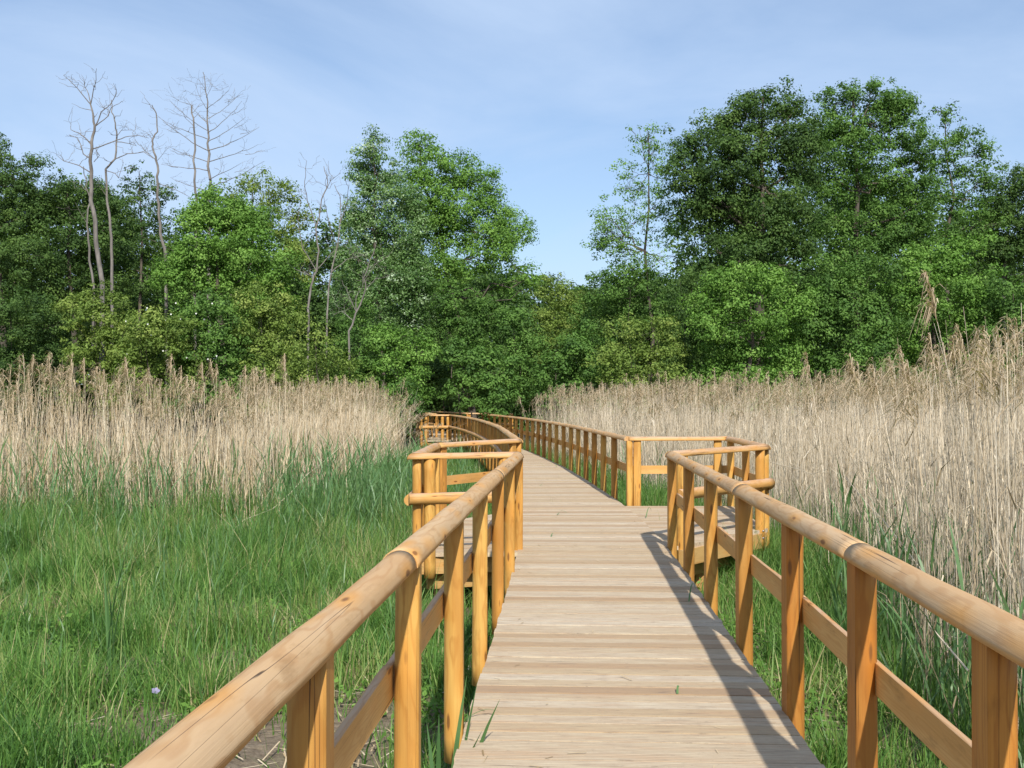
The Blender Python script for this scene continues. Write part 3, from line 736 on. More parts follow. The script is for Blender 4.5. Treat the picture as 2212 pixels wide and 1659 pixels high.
# right group
leafy('ash_tree', 'thin see-through ash with bare top right of the sky gap', 'tree', L_LIGHT, 52, [(1385, 300, 30, 28), (1402, 290, 16, 24), (1405, 340, 40, 40), (1345, 380, 28, 30), (1440, 390, 36, 40), (1320, 470, 38, 36), (1370, 480, 40, 40), (1300, 530, 34, 34), (1440, 480, 44, 50), (1350, 550, 50, 36), (1430, 560, 50, 36), (1300, 490, 30, 40), (1370, 420, 40, 36), (1420, 440, 40, 40), (1330, 510, 44, 40)], 1404, .13, GT, leaf=.105, dens=4.2, per=42, cr=.36, branches=10, core=.15)
leafy('oak_tree', 'broad dark oak, tallest tree right of the sky gap', 'tree', L_DARK, 50, [(1490, 320, 46, 50), (1545, 275, 46, 40), (1600, 250, 52, 46), (1650, 215, 42, 36), (1695, 225, 36, 40), (1560, 350, 66, 60), (1650, 320, 70, 66), (1720, 310, 46, 70), (1500, 410, 55, 55), (1590, 450, 80, 66), (1690, 430, 80, 80), (1520, 490, 50, 45), (1640, 540, 90, 66), (1730, 540, 60, 70), (1738, 258, 34, 40), (1755, 340, 46, 56), (1480, 370, 44, 44), (1610, 330, 60, 60), (1560, 420, 60, 60)], 1640, .3, GT, dens=3.7, per=135, cr=.53)
leafy('tall_tree', 'tall blue-green tree second right of the sky gap', 'tree', L_MID, 53, [(1800, 225, 36, 36), (1845, 200, 36, 34), (1895, 205, 40, 36), (1955, 215, 36, 36), (1820, 290, 60, 56), (1900, 280, 60, 60), (1965, 290, 42, 56), (1780, 370, 60, 60), (1860, 390, 70, 66), (1940, 390, 60, 60), (1800, 470, 60, 60), (1890, 490, 70, 66), (1840, 570, 80, 60), (1950, 500, 50, 60), (1775, 285, 36, 46), (1990, 350, 36, 60), (1930, 240, 44, 50), (1850, 330, 60, 60), (1990, 440, 50, 60)], 1860, .28, GT, dens=3.7, per=125, cr=.50)
leafy('airy_tree', 'airy tree with gaps of sky in its top near the right edge', 'tree', L_MID, 54, [(2045, 245, 30, 30), (2090, 290, 36, 34), (2125, 330, 26, 34), (2020, 330, 26, 40), (2080, 370, 44, 40), (2025, 420, 44, 44), (2100, 430, 50, 44), (2060, 500, 60, 50), (2000, 520, 50, 50), (2055, 320, 40, 40), (2140, 385, 32, 36), (2130, 470, 46, 50)], 2050, .18, GT, dens=3.4, per=75, cr=.42, branches=5)
leafy('leaning_tree', 'dark tree with a pale leaning trunk at the right edge', 'tree', L_DARK, 55, [(2195, 385, 46, 34), (2235, 420, 60, 60), (2165, 440, 44, 44), (2210, 500, 60, 56), (2140, 500, 40, 50), (2240, 580, 60, 60), (2150, 560, 50, 50)], 2146, .17, GT, barkm=DEADWOOD)
leafy('bright_tree', 'fresh green lower tree standing below the broad oak', 'tree', L_LIGHT, 46, [(1560, 620, 56, 46), (1630, 600, 60, 42), (1520, 690, 56, 56), (1600, 690, 70, 56), (1680, 670, 66, 60), (1580, 770, 80, 60), (1680, 760, 80, 66), (1640, 840, 90, 60), (1530, 840, 60, 50)], 1610, .16, GT)
leafy('bright_tree', 'mid green bushy tree below the second tall tree at right', 'tree', L_MID, 47, [(1790, 620, 60, 60), (1860, 610, 66, 60), (1760, 710, 60, 66), (1840, 700, 70, 66), (1910, 700, 56, 60), (1800, 800, 80, 66), (1890, 800, 80, 60)], 1830, .18, GT)
leafy('bright_tree', 'fresh green full tree below the airy tree at right', 'tree', L_LIGHT, 48, [(2010, 560, 60, 46), (2075, 560, 60, 56), (1970, 620, 56, 56), (2050, 650, 76, 66), (2110, 650, 50, 60), (1980, 720, 66, 66), (2070, 750, 76, 70), (2000, 820, 80, 60), (2120, 800, 60, 66)], 2040, .18, GT)
leafy('bright_tree', 'mid green shrubby tree at the right edge under the leaning trunk', 'tree', L_MID, 47, [(2190, 640, 60, 60), (2240, 680, 60, 66), (2170, 720, 50, 66), (2220, 780, 76, 70), (2150, 820, 60, 60)], 2200, .14, GT)
# shrubs
S = lambda lab, mat, d, lobes, name='shrub', **kw: leafy(name, lab, 'shrub', mat, d, lobes, None, .05, GS, crown='foliage', branches=4, **{**dict(leaf=.112, dens=4.5, per=100, cr=.42), **kw})
S('dark shrub at the left edge below the dark oak', L_DARK, 48, [(20, 680, 90, 60), (90, 700, 60, 60), (30, 770, 100, 60), (110, 790, 70, 50), (20, 850, 110, 60)])
S('tall leggy yellow-green shrub in front of the bleached twin trunks', L_OLIVE, 45, [(205, 635, 34, 30), (165, 670, 44, 44), (235, 680, 50, 50), (190, 740, 66, 56), (260, 750, 50, 56), (210, 830, 80, 60)], dens=5.0, cr=.36)
S('yellow-green shrub with white blossoms above the left reed plumes', L_OLIVE, 43, [(310, 700, 50, 40), (360, 730, 60, 50), (300, 780, 60, 50), (390, 800, 70, 56), (320, 850, 80, 56)], blossoms=10)
S('mid green shrub with white blossoms below the bright green round tree', L_MID, 44, [(430, 660, 56, 46), (400, 720, 50, 50), (480, 710, 60, 56), (450, 780, 70, 56), (500, 840, 80, 60), (420, 860, 70, 50)], blossoms=9)
S('fresh green shrub left of the forked bare trunk', L_OLIVE, 44.5, [(560, 650, 56, 50), (610, 690, 50, 50), (550, 730, 60, 56), (620, 770, 60, 60), (570, 830, 80, 60)])
S('twiggy olive shrub in front of the forked bare trunks', L_OLIVE, 42.5, [(680, 740, 46, 46), (720, 780, 56, 50), (670, 810, 60, 56), (750, 840, 60, 60), (690, 870, 70, 50)], dens=4.2, per=60)
S('mid green shrub below the poplar', L_MID, 45, [(780, 700, 50, 56), (760, 770, 56, 56), (820, 800, 56, 56), (790, 850, 70, 60)])
S('large shrub with pale leaves left of the path entrance', L_LIGHT, 44, [(850, 740, 56, 50), (905, 760, 34, 46), (860, 820, 50, 46), (900, 850, 30, 36), (840, 890, 50, 50)], leaf=.115)
S('low dark shrub on the left of the path entrance', L_MID, 43, [(880, 895, 26, 34), (845, 915, 36, 40), (868, 850, 30, 36)])
S('dark shrub hugging the far left platform', L_DARK, 53, [(895, 850, 30, 36), (880, 890, 36, 40), (905, 905, 22, 26)])
S('dark shrub hanging over the last stretch of the path', L_DARK, 58, [(945, 800, 36, 40), (985, 810, 40, 44), (990, 870, 34, 36)])
S('dark green shrub under the feathery tree', L_MID, 50, [(960, 650, 50, 40), (1010, 680, 56, 50), (960, 730, 50, 46), (1060, 690, 50, 46), (1030, 760, 60, 46)])
S('rounded deep green shrub right of the path entrance', L_MID, 47, [(1000, 780, 42, 40), (1060, 800, 56, 46), (1010, 840, 50, 40), (1080, 860, 60, 46)], leaf=.14)
S('deep green shrub standing right under the sky gap', L_MID, 49, [(1110, 700, 44, 46), (1140, 760, 50, 50), (1100, 790, 46, 50), (1150, 830, 50, 50), (1170, 880, 50, 40)])
S('grey-green willow shrub just below the sky gap', L_OLIVE, 55, [(1195, 620, 34, 28), (1230, 640, 44, 40), (1180, 670, 40, 46), (1240, 700, 50, 50), (1190, 740, 50, 50)], leaf=.11, name='willow_shrub')
S('broad green shrub at the foot of the thin ash', L_MID, 52, [(1300, 620, 50, 40), (1360, 600, 50, 36), (1420, 630, 50, 46), (1280, 680, 50, 46), (1350, 670, 60, 50), (1440, 690, 50, 56)])
S('dark glossy shrub over the right railing', L_MID, 47.5, [(1230, 760, 50, 46), (1280, 740, 50, 46), (1210, 820, 56, 50), (1280, 810, 60, 50), (1240, 880, 70, 50)], leaf=.13)
S('yellow-green shrub behind the far right reeds', L_OLIVE, 46.5, [(1360, 740, 56, 44), (1420, 730, 50, 46), (1340, 800, 60, 46), (1420, 800, 60, 50), (1380, 860, 80, 50)], dens=5.0)
S('narrow dark shrub between yellow-green shrub and fresh green tree', L_DARK, 48, [(1480, 640, 40, 50), (1480, 720, 44, 56), (1470, 800, 50, 56)])

# bleached dead trees: limbs from notes
def dead(label, d, polys, notes, group='bleached dead trees', twig=1.0, name='dead_tree'):
    """notes: (ox, oy, k) turns notes into layout units; polys: (width in cm at start, end, [points])"""
    global NT
    NT += 1; g = np.random.default_rng(500 + NT); ox, oy, k = notes
    trunk = polys[0]; p0 = P(ox + trunk[2][0][0] * k, oy + trunk[2][0][1] * k, d)
    root = thing(name, (p0.x, d, float(gz(p0.x, d))), label, 'tree', group)
    paths_t, limbs = [], []
    for n, (w0, w1, pts) in enumerate(polys):
        P3 = [P(ox + x * k, oy + y * k, d) for x, y in pts]
        P3 = np.array([tuple(p) for p in P3])
        if n == 0: P3 = np.vstack([[P3[0][0] + .05, d, GZ - .1], P3])
        else:
            sgn = g.choice([-1, 1]); L = np.linalg.norm(P3[-1] - P3[0]); P3[:, 1] += sgn * np.linspace(0, 1, len(P3)) * L * g.uniform(.1, .6)
        # subdivide with wobble
        t = np.arange(len(P3)); tt = np.linspace(0, len(P3) - 1, (len(P3) - 1) * 3 + 1)
        Q3 = np.stack([np.interp(tt, t, P3[:, i]) for i in range(3)], 1)
        seg = np.linalg.norm(np.diff(Q3, axis=0), axis=1).mean()
        wv = g.normal(size=Q3.shape) * seg * .045; wv[0] = 0; Q3 = Q3 + wv
        r = np.linspace(w0 * .66, w1 * .8, len(Q3)) / 200
        if n == 0: cur = paths_t
        elif name == 'dead_tree' and w0 < 4.1 and len(pts) == 3 and abs(pts[1][1] - pts[0][1] + 10) < .01: pass
        else: cur = []; limbs.append(cur)
        cur.append((Q3, r))
        # twigs
        nt_ = int((3 if n == 0 else 6) * twig)
        for _ in range(nt_):
            j = g.integers(len(Q3) // (2 if n == 0 else 3), len(Q3)); q = Q3[j]
            ln = g.uniform(.25, .9); dr = np.array([g.normal() * .8, g.normal() * .6, g.uniform(.1, 1.0)]); dr /= np.linalg.norm(dr)
            tw = wob_path(q, q + dr * ln, g, 5, .08); rr = min(r[j] * .6, .014)
            cur.append((tw, np.linspace(rr, .004, 5)))
            if g.random() < .7:
                dr2 = dr + g.normal(size=3) * .5; cur.append((wob_path(tw[2], tw[2] + dr2 * ln * .6, g, 4, .08), np.linspace(rr * .7, .004, 4)))
    V, Q = tube_arrays(paths_t, 8); child('trunk', mesh_np('trunk', V, Q, DEADWOOD, smooth=True), root)
    for lb in limbs:
        V, Q = tube_arrays(lb, 5); child('branch', mesh_np('branch', V, Q, DEADWOOD, smooth=True), root)
ZA = (0, 129.6, .3124); ZB = (518.4, 259.2, .3646)
dead('tall bleached dead tree with forked crown at left', 47, [
    (34, 7, [(700, 1530), (640, 1100), (625, 900), (620, 700), (620, 560), (650, 450), (630, 370), (615, 300)]),
    (7, 2, [(615, 300), (540, 200), (470, 125)]), (7, 2, [(615, 300), (590, 220), (548, 150), (545, 120)]), (7, 2, [(615, 300), (650, 210), (680, 150), (698, 85)]),
    (8, 2, [(650, 450), (700, 360), (770, 310), (825, 240), (808, 180)]), (7, 2, [(650, 450), (745, 385), (770, 330), (850, 290)]),
    (9, 2, [(618, 575), (560, 520), (500, 480), (430, 445), (415, 385)]), (8, 2, [(618, 680), (560, 640), (530, 560), (500, 520), (440, 495)]),
    (8, 2, [(610, 770), (520, 715), (400, 675), (330, 625)]), (8, 2, [(630, 610), (760, 550), (830, 510), (910, 490), (975, 500)]), (5, 2, [(640, 700), (685, 660), (665, 615)])], ZA)
dead('thin white dead trunk touching the left of the forked dead tree', 47.4, [(18, 4, [(640, 1570), (610, 1300), (595, 1130), (615, 980), (590, 870), (577, 740)]), (4, 1.5, [(595, 1130), (560, 1060), (530, 990)])], ZA, twig=.6)
dead('crooked dead tree just right of the forked dead tree', 48, [(22, 4, [(768, 1540), (765, 1300), (755, 1100), (735, 950), (722, 750), (785, 680), (800, 520), (790, 430), (765, 350), (762, 270)]),
    (6, 2, [(800, 560), (900, 580), (960, 605)]), (7, 2, [(785, 680), (880, 650), (1000, 640), (1070, 690)]), (6, 2, [(724, 760), (800, 785), (830, 825), (872, 720)]), (5, 1.5, [(798, 520), (820, 470), (890, 465)]), (4, 1.5, [(740, 960), (690, 870), (650, 900)])], ZA)
dead('single thin dead trunk with bent broken top', 53, [(24, 5, [(1145, 1345), (1110, 1200), (1090, 1000), (1080, 800), (1075, 690), (1050, 600), (1040, 540), (1078, 490), (1070, 360), (1035, 305)]),
    (4, 1.5, [(1040, 540), (1025, 510)]), (6, 2, [(1075, 690), (1000, 625), (980, 590)]), (4, 1.5, [(1080, 690), (1120, 650), (1165, 605)]), (6, 2, [(1090, 850), (1200, 890), (1290, 930)])], ZA, twig=.8)
br4 = []
for (y0, ex, ey, w) in ((880, 1860, 735, 8), (820, 1700, 740, 7), (700, 1810, 615, 8), (620, 1760, 430, 8), (560, 1700, 400, 7), (500, 1675, 285, 7), (400, 1605, 210, 6), (330, 1600, 230, 5), (250, 1480, 170, 4),
                        (760, 1120, 725, 8), (700, 1190, 620, 7), (620, 1120, 410, 8), (540, 1140, 430, 7), (480, 1225, 330, 6), (420, 1235, 215, 6), (330, 1360, 180, 4), (900, 1170, 800, 7), (200, 1375, 130, 3)):
    x0 = 1440 - (900 - y0) * .035; sx = 1 if ex > x0 else -1
    m1 = (x0 + (ex - x0) * .3, y0 + (ey - y0) * .18 - 6); m2 = (x0 + (ex - x0) * .68, y0 + (ey - y0) * .6)
    br4.append((w, 1.6, [(x0, y0), m1, m2, (ex, ey)]))
    br4.append((w * .5, 1.4, [m2, (m2[0] + sx * 50, m2[1] - 10), (m2[0] + sx * 100, m2[1] - 40)]))
dead('fullest dead tree with fans of upswept bare branches', 58, [(30, 3, [(1440, 1000), (1440, 900), (1435, 650), (1425, 530), (1420, 330), (1415, 200), (1390, 60)])] + br4, ZA, twig=.8)
dead('dead trunk snapped off at its top, left of the fan-branched dead tree', 57.5, [(22, 9, [(1345, 1060), (1345, 900), (1340, 700), (1330, 450), (1320, 300)]), (4, 1.5, [(1322, 310), (1305, 300)]), (4, 1.5, [(1330, 450), (1280, 400), (1265, 360)]), (4, 1.5, [(1338, 690), (1290, 650), (1200, 625)])], ZA, twig=.7)
dead('forked bare grey tree left of the poplar', 45.5, [(17, 3, [(400, 1180), (420, 980), (450, 890), (460, 770), (450, 640), (480, 470), (520, 360), (490, 270)]),
    (7, 2, [(450, 890), (370, 760), (350, 600), (370, 480)]), (7, 2, [(452, 640), (400, 480), (390, 380), (410, 260)]), (8, 2, [(435, 930), (400, 915), (330, 885)]), (7, 2, [(450, 890), (500, 820), (540, 760)]), (5, 1.5, [(480, 470), (540, 360), (600, 330)])], ZB, group='bare grey trees in the shrubs', name='bare_tree', twig=1.2)
dead('thin bare tree touching the left side of the poplar', 46, [(13, 3, [(510, 1150), (530, 920), (570, 740), (595, 600), (600, 480), (560, 380)]), (6, 2, [(595, 600), (640, 480), (660, 400)]), (5, 2, [(570, 740), (530, 600), (520, 480)]), (6, 2, [(540, 900), (620, 820), (700, 790)])], ZB, group='bare grey trees in the shrubs', name='bare_tree', twig=1.2)
dead('low crooked bare tree in front of the poplar', 44, [(14, 3, [(650, 1250), (690, 1140), (745, 1000), (735, 930), (765, 830), (815, 720)]), (6, 2, [(690, 1140), (650, 1060), (625, 1000)]), (6, 2, [(690, 1140), (680, 1050), (720, 980), (715, 900)]), (5, 2, [(745, 1000), (800, 940), (880, 920)]), (5, 2, [(740, 940), (800, 860), (880, 810)]), (5, 2, [(670, 1190), (600, 1130), (540, 1150)])], ZB, group='bare grey trees in the shrubs', name='bare_tree', twig=1.2)

# ------------------------------------------------------------------ reeds and grass
def ribbons(B, head, lean, bend, h, w, K=2, face=None, prof=None, g=RG, droop=None):
    """flat blades: base B, heading, lean/bend as fraction of the height"""
    n = len(B); t = np.linspace(0, 1, K + 1)
    hd = np.stack([np.cos(head), np.sin(head)], 1)
    hor = (lean[:, None] * t + bend[:, None] * t ** 2) * h[:, None]
    z = h[:, None] * t - (droop[:, None] if droop is not None else 0.25 * np.abs(bend)[:, None]) * h[:, None] * t ** 2.5
    c = np.zeros((n, K + 1, 3)); c[:, :, 0] = B[:, None, 0] + hd[:, None, 0] * hor; c[:, :, 1] = B[:, None, 1] + hd[:, None, 1] * hor; c[:, :, 2] = B[:, None, 2] + z
    fa = face if face is not None else head + math.pi / 2 + g.normal(0, .6, n)
    sd = np.stack([np.cos(fa), np.sin(fa), np.zeros(n)], 1)
    pr = prof if prof is not None else np.clip(1.0 - t ** 1.6, .06, 1)
    off = sd[:, None, :] * (w[:, None] * pr)[:, :, None] * .5
    V = np.stack([c - off, c + off], 2).reshape(n, -1, 3)
    b = (np.arange(n) * (2 * (K + 1)))[:, None, None]; k = (np.arange(K) * 2)[None, :, None]
    Q = (b + k + np.array([0, 1, 3, 2])[None, None, :]).reshape(-1, 4)
    return V.reshape(-1, 3), Q.astype(np.int32), c
def stems(B, head, lean, bend, h, w, K=4):
    n = len(B); t = np.linspace(0, 1, K + 1)
    hd = np.stack([np.cos(head), np.sin(head)], 1); hor = (lean[:, None] * t + bend[:, None] * t ** 2) * h[:, None]
    c = np.zeros((n, K + 1, 3)); c[:, :, 0] = B[:, None, 0] + hd[:, None, 0] * hor; c[:, :, 1] = B[:, None, 1] + hd[:, None, 1] * hor
    c[:, :, 2] = B[:, None, 2] + h[:, None] * t * np.sqrt(np.clip(1 - (lean + bend)[:, None] ** 2 * .7, .2, 1))
    th = RG.uniform(0, 2.1, n)[:, None] + np.array([0, 2.094, 4.189])[None, :]
    off = np.stack([np.cos(th), np.sin(th), np.zeros_like(th)], -1)
    rad = (w[:, None] * (1 - .6 * t)) * .5
    V = (c[:, :, None, :] + off[:, None, :, :] * rad[:, :, None, None]).reshape(-1, 3)
    b = (np.arange(n) * 3 * (K + 1))[:, None, None, None]; k = (np.arange(K) * 3)[None, :, None, None]; j = np.arange(3)[None, None, :, None]
    j2 = (j + 1) % 3
    Q = np.concatenate([b + k + j, b + k + j2, b + k + 3 + j2, b + k + 3 + j], -1).reshape(-1, 4)
    return V, Q.astype(np.int32), c
def merge(parts):
    Vs, Qs, Ts, o = [], [], [], 0
    for V, Q, T in parts:
        Vs.append(V); Qs.append(Q + o); Ts.append(T); o += len(V)
    return np.concatenate(Vs), np.concatenate(Qs), np.concatenate(Ts)
def plume_parts(tip, tdir, size, g, wind=math.pi, nf=18, width=.011, spread=1.0):
    """fluffy one-sided panicles hanging from stalk tips; tip (n,3), tdir (n,3) stalk direction"""
    n = len(tip); m = n * nf; i = np.repeat(np.arange(n), nf); s = g.random(m)
    base = tip[i] - tdir[i] * (s * size[i])[:, None]
    head = wind + g.normal(0, .75, m)
    L = size[i] * (.26 + .62 * s) * g.uniform(.6, 1.25, m)
    V, Q, _ = ribbons(base, head, g.uniform(.2, .75, m) * spread, g.uniform(.1, .6, m) * spread, L, np.full(m, width) * g.uniform(.7, 1.5, m), K=3, prof=np.array([.5, 1.0, .9, .25]), g=g, droop=g.uniform(.5, 1.7, m))
    return V, Q, np.repeat(np.clip(g.normal(.5, .22, m), 0, 1), 3)
def reed_field(pts, hgt, g, wmm=(7, 12), tall_frac=.25, tall=(2.6, 3.0), leaves=2, lean_sd=.06, lean_dir=None, tmean=.6, ltint=-.12, broken=.10, llen=(.16, .42), lz=(.08, .8)):
    """stalks of broken mean height hgt with a share of tall plumed ones among them"""
    n = len(pts); B = np.stack([pts[:, 0], pts[:, 1], gz(pts[:, 0], pts[:, 1]) - .03], 1)
    head = g.uniform(0, 2 * math.pi, n) if lean_dir is None else lean_dir + g.normal(0, 1.1, n)
    lean = np.abs(g.normal(0, lean_sd, n)); bend = np.abs(g.normal(0, lean_sd * 1.1, n))
    br = g.random(n) < broken; lean[br] += g.uniform(.15, .6, br.sum())
    h = hgt * np.clip(g.normal(1, .13, n), .5, 1.3)
    tl = (g.random(n) < tall_frac) & ~br
    h[tl] = (g.uniform(*tall, n) + (hgt - np.mean(hgt)))[tl]
    w = g.uniform(*wmm, n) * .001
    V, Q, c = stems(B, head, lean, bend, h, w, 4)
    tn = np.clip(g.normal(tmean, .21, n), 0, 1); parts = [(V, Q, np.repeat(tn, 12))]
    if leaves:
        i = np.repeat(np.arange(n), leaves); m = len(i); s = lz[0] + (lz[1] - lz[0]) * g.random(m) ** 1.3
        k = s * 4; k0 = np.clip(k.astype(int), 0, 3); f = (k - k0)[:, None]
        base = c[i, k0] * (1 - f) + c[i, k0 + 1] * f
        Vl, Ql, _ = ribbons(base, g.uniform(0, 6.28, m), g.uniform(.05, .4, m), g.uniform(.1, .6, m), g.uniform(*llen, m), g.uniform(.008, .018, m), 2, g=g, droop=g.uniform(.1, 1.1, m))
        parts.append((Vl, Ql, np.repeat(np.clip(tn[i] + g.normal(ltint, .17, m), 0, 1), 2)))
    return parts, c, np.where(tl & (g.random(n) < .62))[0], h

def cover(n, x0, x1, y0, y1, g): return np.stack([g.uniform(x0, x1, n), g.uniform(y0, y1, n)], 1)
def vis(p, m=1.5): return np.abs(p[:, 0]) < (p[:, 1] * 1106 / F + m)
def vnoise(x, y, s, seed=0):
    """smooth patchy value in 0..1"""
    x = x / s + seed * 7.3; y = y / s + seed * 3.1
    return .5 + .25 * (np.sin(1.7 * x + 1.3 * np.sin(y)) + np.sin(1.9 * y + 1.1 * np.sin(1.3 * x + 2)))

g = np.random.default_rng(21)
# right bed: edge of the reeds away from the boardwalk
EYr = np.array([2, 6, 8.5, 12, 15, 18, 24, 30, 36, 44, 52]); EXr = np.array([2.9, 3.0, 3.15, 4.1, 4.5, 4.3, 3.1, 2.6, 2.0, 1.0, -.4])
EXr2 = np.array([2.3, 2.35, 2.5, 3.8, 4.0, 3.95, 2.6, 2.1, 1.6, .6, -.6])
pr = cover(230000, -1, 26, 3.5, 46, g)
er_ = pr[:, 0] - np.interp(pr[:, 1], EYr, EXr)
dens_keep = np.where(er_ < 1.6, 1.0, np.where(er_ < 4, .7, .36)) * np.where(pr[:, 1] < 16, 1.0, .8)
k = (er_ > g.normal(0, .16, len(pr))) & (g.random(len(pr)) < dens_keep * .32) & vis(pr, 2.5)
pr = pr[k]; er_ = er_[k]
hr = 2.12 + .35 * (vnoise(pr[:, 0], pr[:, 1], 2.2, 1) - .5) - .40 * np.exp(-np.maximum(er_, 0) / .5) + .26 * np.clip((15 - pr[:, 1]) / 5, 0, 1)
parts, c, pl, hh = reed_field(pr, hr, g, wmm=(6, 10.5), tall_frac=.20, tall=(2.45, 2.95), lean_sd=.06, tmean=.60, leaves=2, broken=.05)
V, Q, T = merge(parts); tag(link('reed_bed', mesh_np('reed_bed', V, Q, STRAW2, tint=T)), 'pale grey-beige bed of dry reeds filling the right side behind the railing', 'reeds', kind='stuff')
td = c[pl, 4] - c[pl, 3]; td /= np.linalg.norm(td, axis=1)[:, None]
near = c[pl, 4, 1] < 24
for sel, nf, wd in ((near, 22, .009), (~near, 13, .017)):
    pass
pp = [plume_parts(c[pl[s], 4], td[s], g.uniform(.26, .42, s.sum()), g, 2.6, nf, wd) for s, nf, wd in ((near, 30, .009), (~near, 16, .017))]
V, Q, T = merge(pp); tag(link('reed_plumes', mesh_np('reed_plumes', V, Q, PLUME, tint=T)), 'brown fluffy plumes along the top of the right reed bed', 'reed plumes', kind='stuff')
nR = len(pr)
# left bed
pl_ = cover(150000, -19, -3.2, 17.5, 42, g)
xe = -4.55 + .35 * np.sin(pl_[:, 1] * .8) + g.normal(0, .22, len(pl_)) ; yf = np.interp(pl_[:, 0], [-19, -10, -7, -5.5, -4.2, -3.5], [20.5, 20.8, 19.8, 19.0, 19.2, 21]) + .35 * np.sin(pl_[:, 0] * 2.1) + .4 * np.sin(pl_[:, 0] * .9 + 1) + g.normal(0, .35, len(pl_))
din = np.minimum(xe - pl_[:, 0], pl_[:, 1] - yf)
deep = pl_[:, 1] - yf
k = (din > g.normal(0, .22, len(pl_))) & ((deep < 4.2) | (xe - pl_[:, 0] < 2.2)) & vis(pl_, 2.5)
k &= g.random(len(pl_)) < np.where(din < 1.2, .34, .18) * np.clip(.35 + 1.2 * vnoise(pl_[:, 0], pl_[:, 1], .45, 8), .2, 1.2)
pl_ = pl_[k]; din = din[k]
hl = 2.0 + .55 * (vnoise(pl_[:, 0], pl_[:, 1], 1.3, 3) - .5) - .35 * np.exp(-np.maximum(din, 0) / .5) + .012 * (pl_[:, 1] - 20)
parts, c, pli, hh = reed_field(pl_, hl, g, wmm=(8, 14), tall_frac=.15, tall=(2.3, 2.9), lean_sd=.065, tmean=.68, ltint=-.30, leaves=3, llen=(.2, .5), lz=(.05, .66))
# stalks pushed over towards the boardwalk at the right end of the bed
q = np.stack([g.normal(-4.35, .3, 170), g.uniform(26, 38, 170)], 1)
p2, c2_, pl2, _ = reed_field(q, np.full(170, 2.4), g, tall_frac=.4, tall=(2.3, 2.7), lean_sd=.42, lean_dir=-.15, tmean=.75, broken=0)
V, Q, T = merge(parts + p2); tag(link('reed_bed', mesh_np('reed_bed', V, Q, STRAW, tint=T)), 'golden bed of dry reeds on the left with shorter green growth before it', 'reeds', kind='stuff')
C = np.concatenate([c[pli], c2_[pl2]]); td = C[:, 4] - C[:, 3]; td /= np.linalg.norm(td, axis=1)[:, None]
V, Q, T = plume_parts(C[:, 4], td, g.uniform(.28, .46, len(C)), g, 2.9, 24, .012)
tag(link('reed_plumes', mesh_np('reed_plumes', V, Q, PLUME, tint=T)), 'brown fluffy plumes along the top of the left reed bed', 'reed plumes', kind='stuff')

# stalks that stand out above the beds, one object each
def stalk_protos(n, mat):
    out = []
    for i in range(n):
        gg = np.random.default_rng(900 + i); B = np.zeros((1, 3)); hd = np.array([gg.uniform(1.9, 3.6)])
        V, Q, c = stems(B, hd, np.array([gg.uniform(.01, .08)]), np.array([gg.uniform(.02, .10)]), np.array([1.0 * 3.0]), np.array([.010]), 6)
        Vl, Ql, _ = ribbons(c[0, [2, 3, 4]], gg.uniform(0, 6.28, 3), gg.uniform(.1, .5, 3), gg.uniform(.2, .6, 3), gg.uniform(.25, .4, 3), np.full(3, .014), 3, g=gg)
        V, Q, T = merge([(V, Q, np.full(18, .78)), (Vl, Ql, np.full(9, .6))])
        td = c[:, -1] - c[:, -2]; td /= np.linalg.norm(td, axis=1)[:, None]
        pv, pq, pt = plume_parts(c[:, -1], td, np.array([gg.uniform(.32, .46)]), gg, 2.8, 70, .009, .6)
        out.append((mesh_np('stem', V, Q, mat, tint=T), mesh_np('plume', pv, pq, PLUME, tint=pt)))
    return out
PR1, PR2 = stalk_protos(5, STRAW), stalk_protos(5, STRAW2)
def stalks(spots, protos, label, group):
    first = {}
    for n, (x, ytop, d) in enumerate(spots):
        X = (x - 1106) / F * d + .16; zg = float(gz(X, d)); ht = H + (866 - ytop) / F * d - zg; s = ht / 2.97
        r = thing('reed_stalk', (X, d, zg), label, 'reed', group); r.scale = (1, 1, s); r.rotation_euler = (0, 0, R.uniform(-.5, .5))
        j = n % 5
        if j not in first:
            first[j] = (link('stem', protos[j][0], r), link('plume', protos[j][1], r))
        else:
            for o in first[j]:
                c = o.copy(); c.parent = r; COL.objects.link(c)
gs = random.Random(5)
spL = []
for x, yt in ((38, 770), (70, 800), (103, 765), (122, 790), (172, 775), (250, 775), (290, 780), (345, 765), (375, 795), (430, 785), (448, 790), (478, 780), (545, 795), (560, 800), (602, 765), (650, 820), (690, 815), (735, 812), (762, 830), (215, 800), (318, 800), (400, 800), (520, 790), (580, 812)):
    spL.append((x, yt, gs.uniform(19.6, 22.5)))
stalks(spL, PR1, 'tall dry reed stalk with brown plume standing above the left reed bed', 'plumed reeds above the left bed')
spR = []
for x, yt in ((1762, 765), (1885, 770), (1942, 790), (1975, 765), (2030, 720), (2062, 730), (2108, 730), (2120, 700), (2150, 712), (2185, 705), (2205, 690), (2168, 740), (2090, 715), (2135, 735), (2195, 735), (2210, 760), (2075, 745), (2085, 760), (1850, 800), (1905, 800), (1700, 815), (1640, 820), (1580, 818), (1500, 825), (1995, 780)):
    spR.append((x, yt, gs.uniform(10.5, 16) if x > 1740 else gs.uniform(26, 34)))
stalks(spR, PR2, 'tall dry reed stalk with ragged plume rising above the right reed bed', 'plumed reeds above the right bed')
stalks([(2100, 585, 8.4)], PR2[2:] + PR2[:2], 'tallest single reed stalk with torn plume, alone against the trees at right', 'plumed reeds above the right bed')

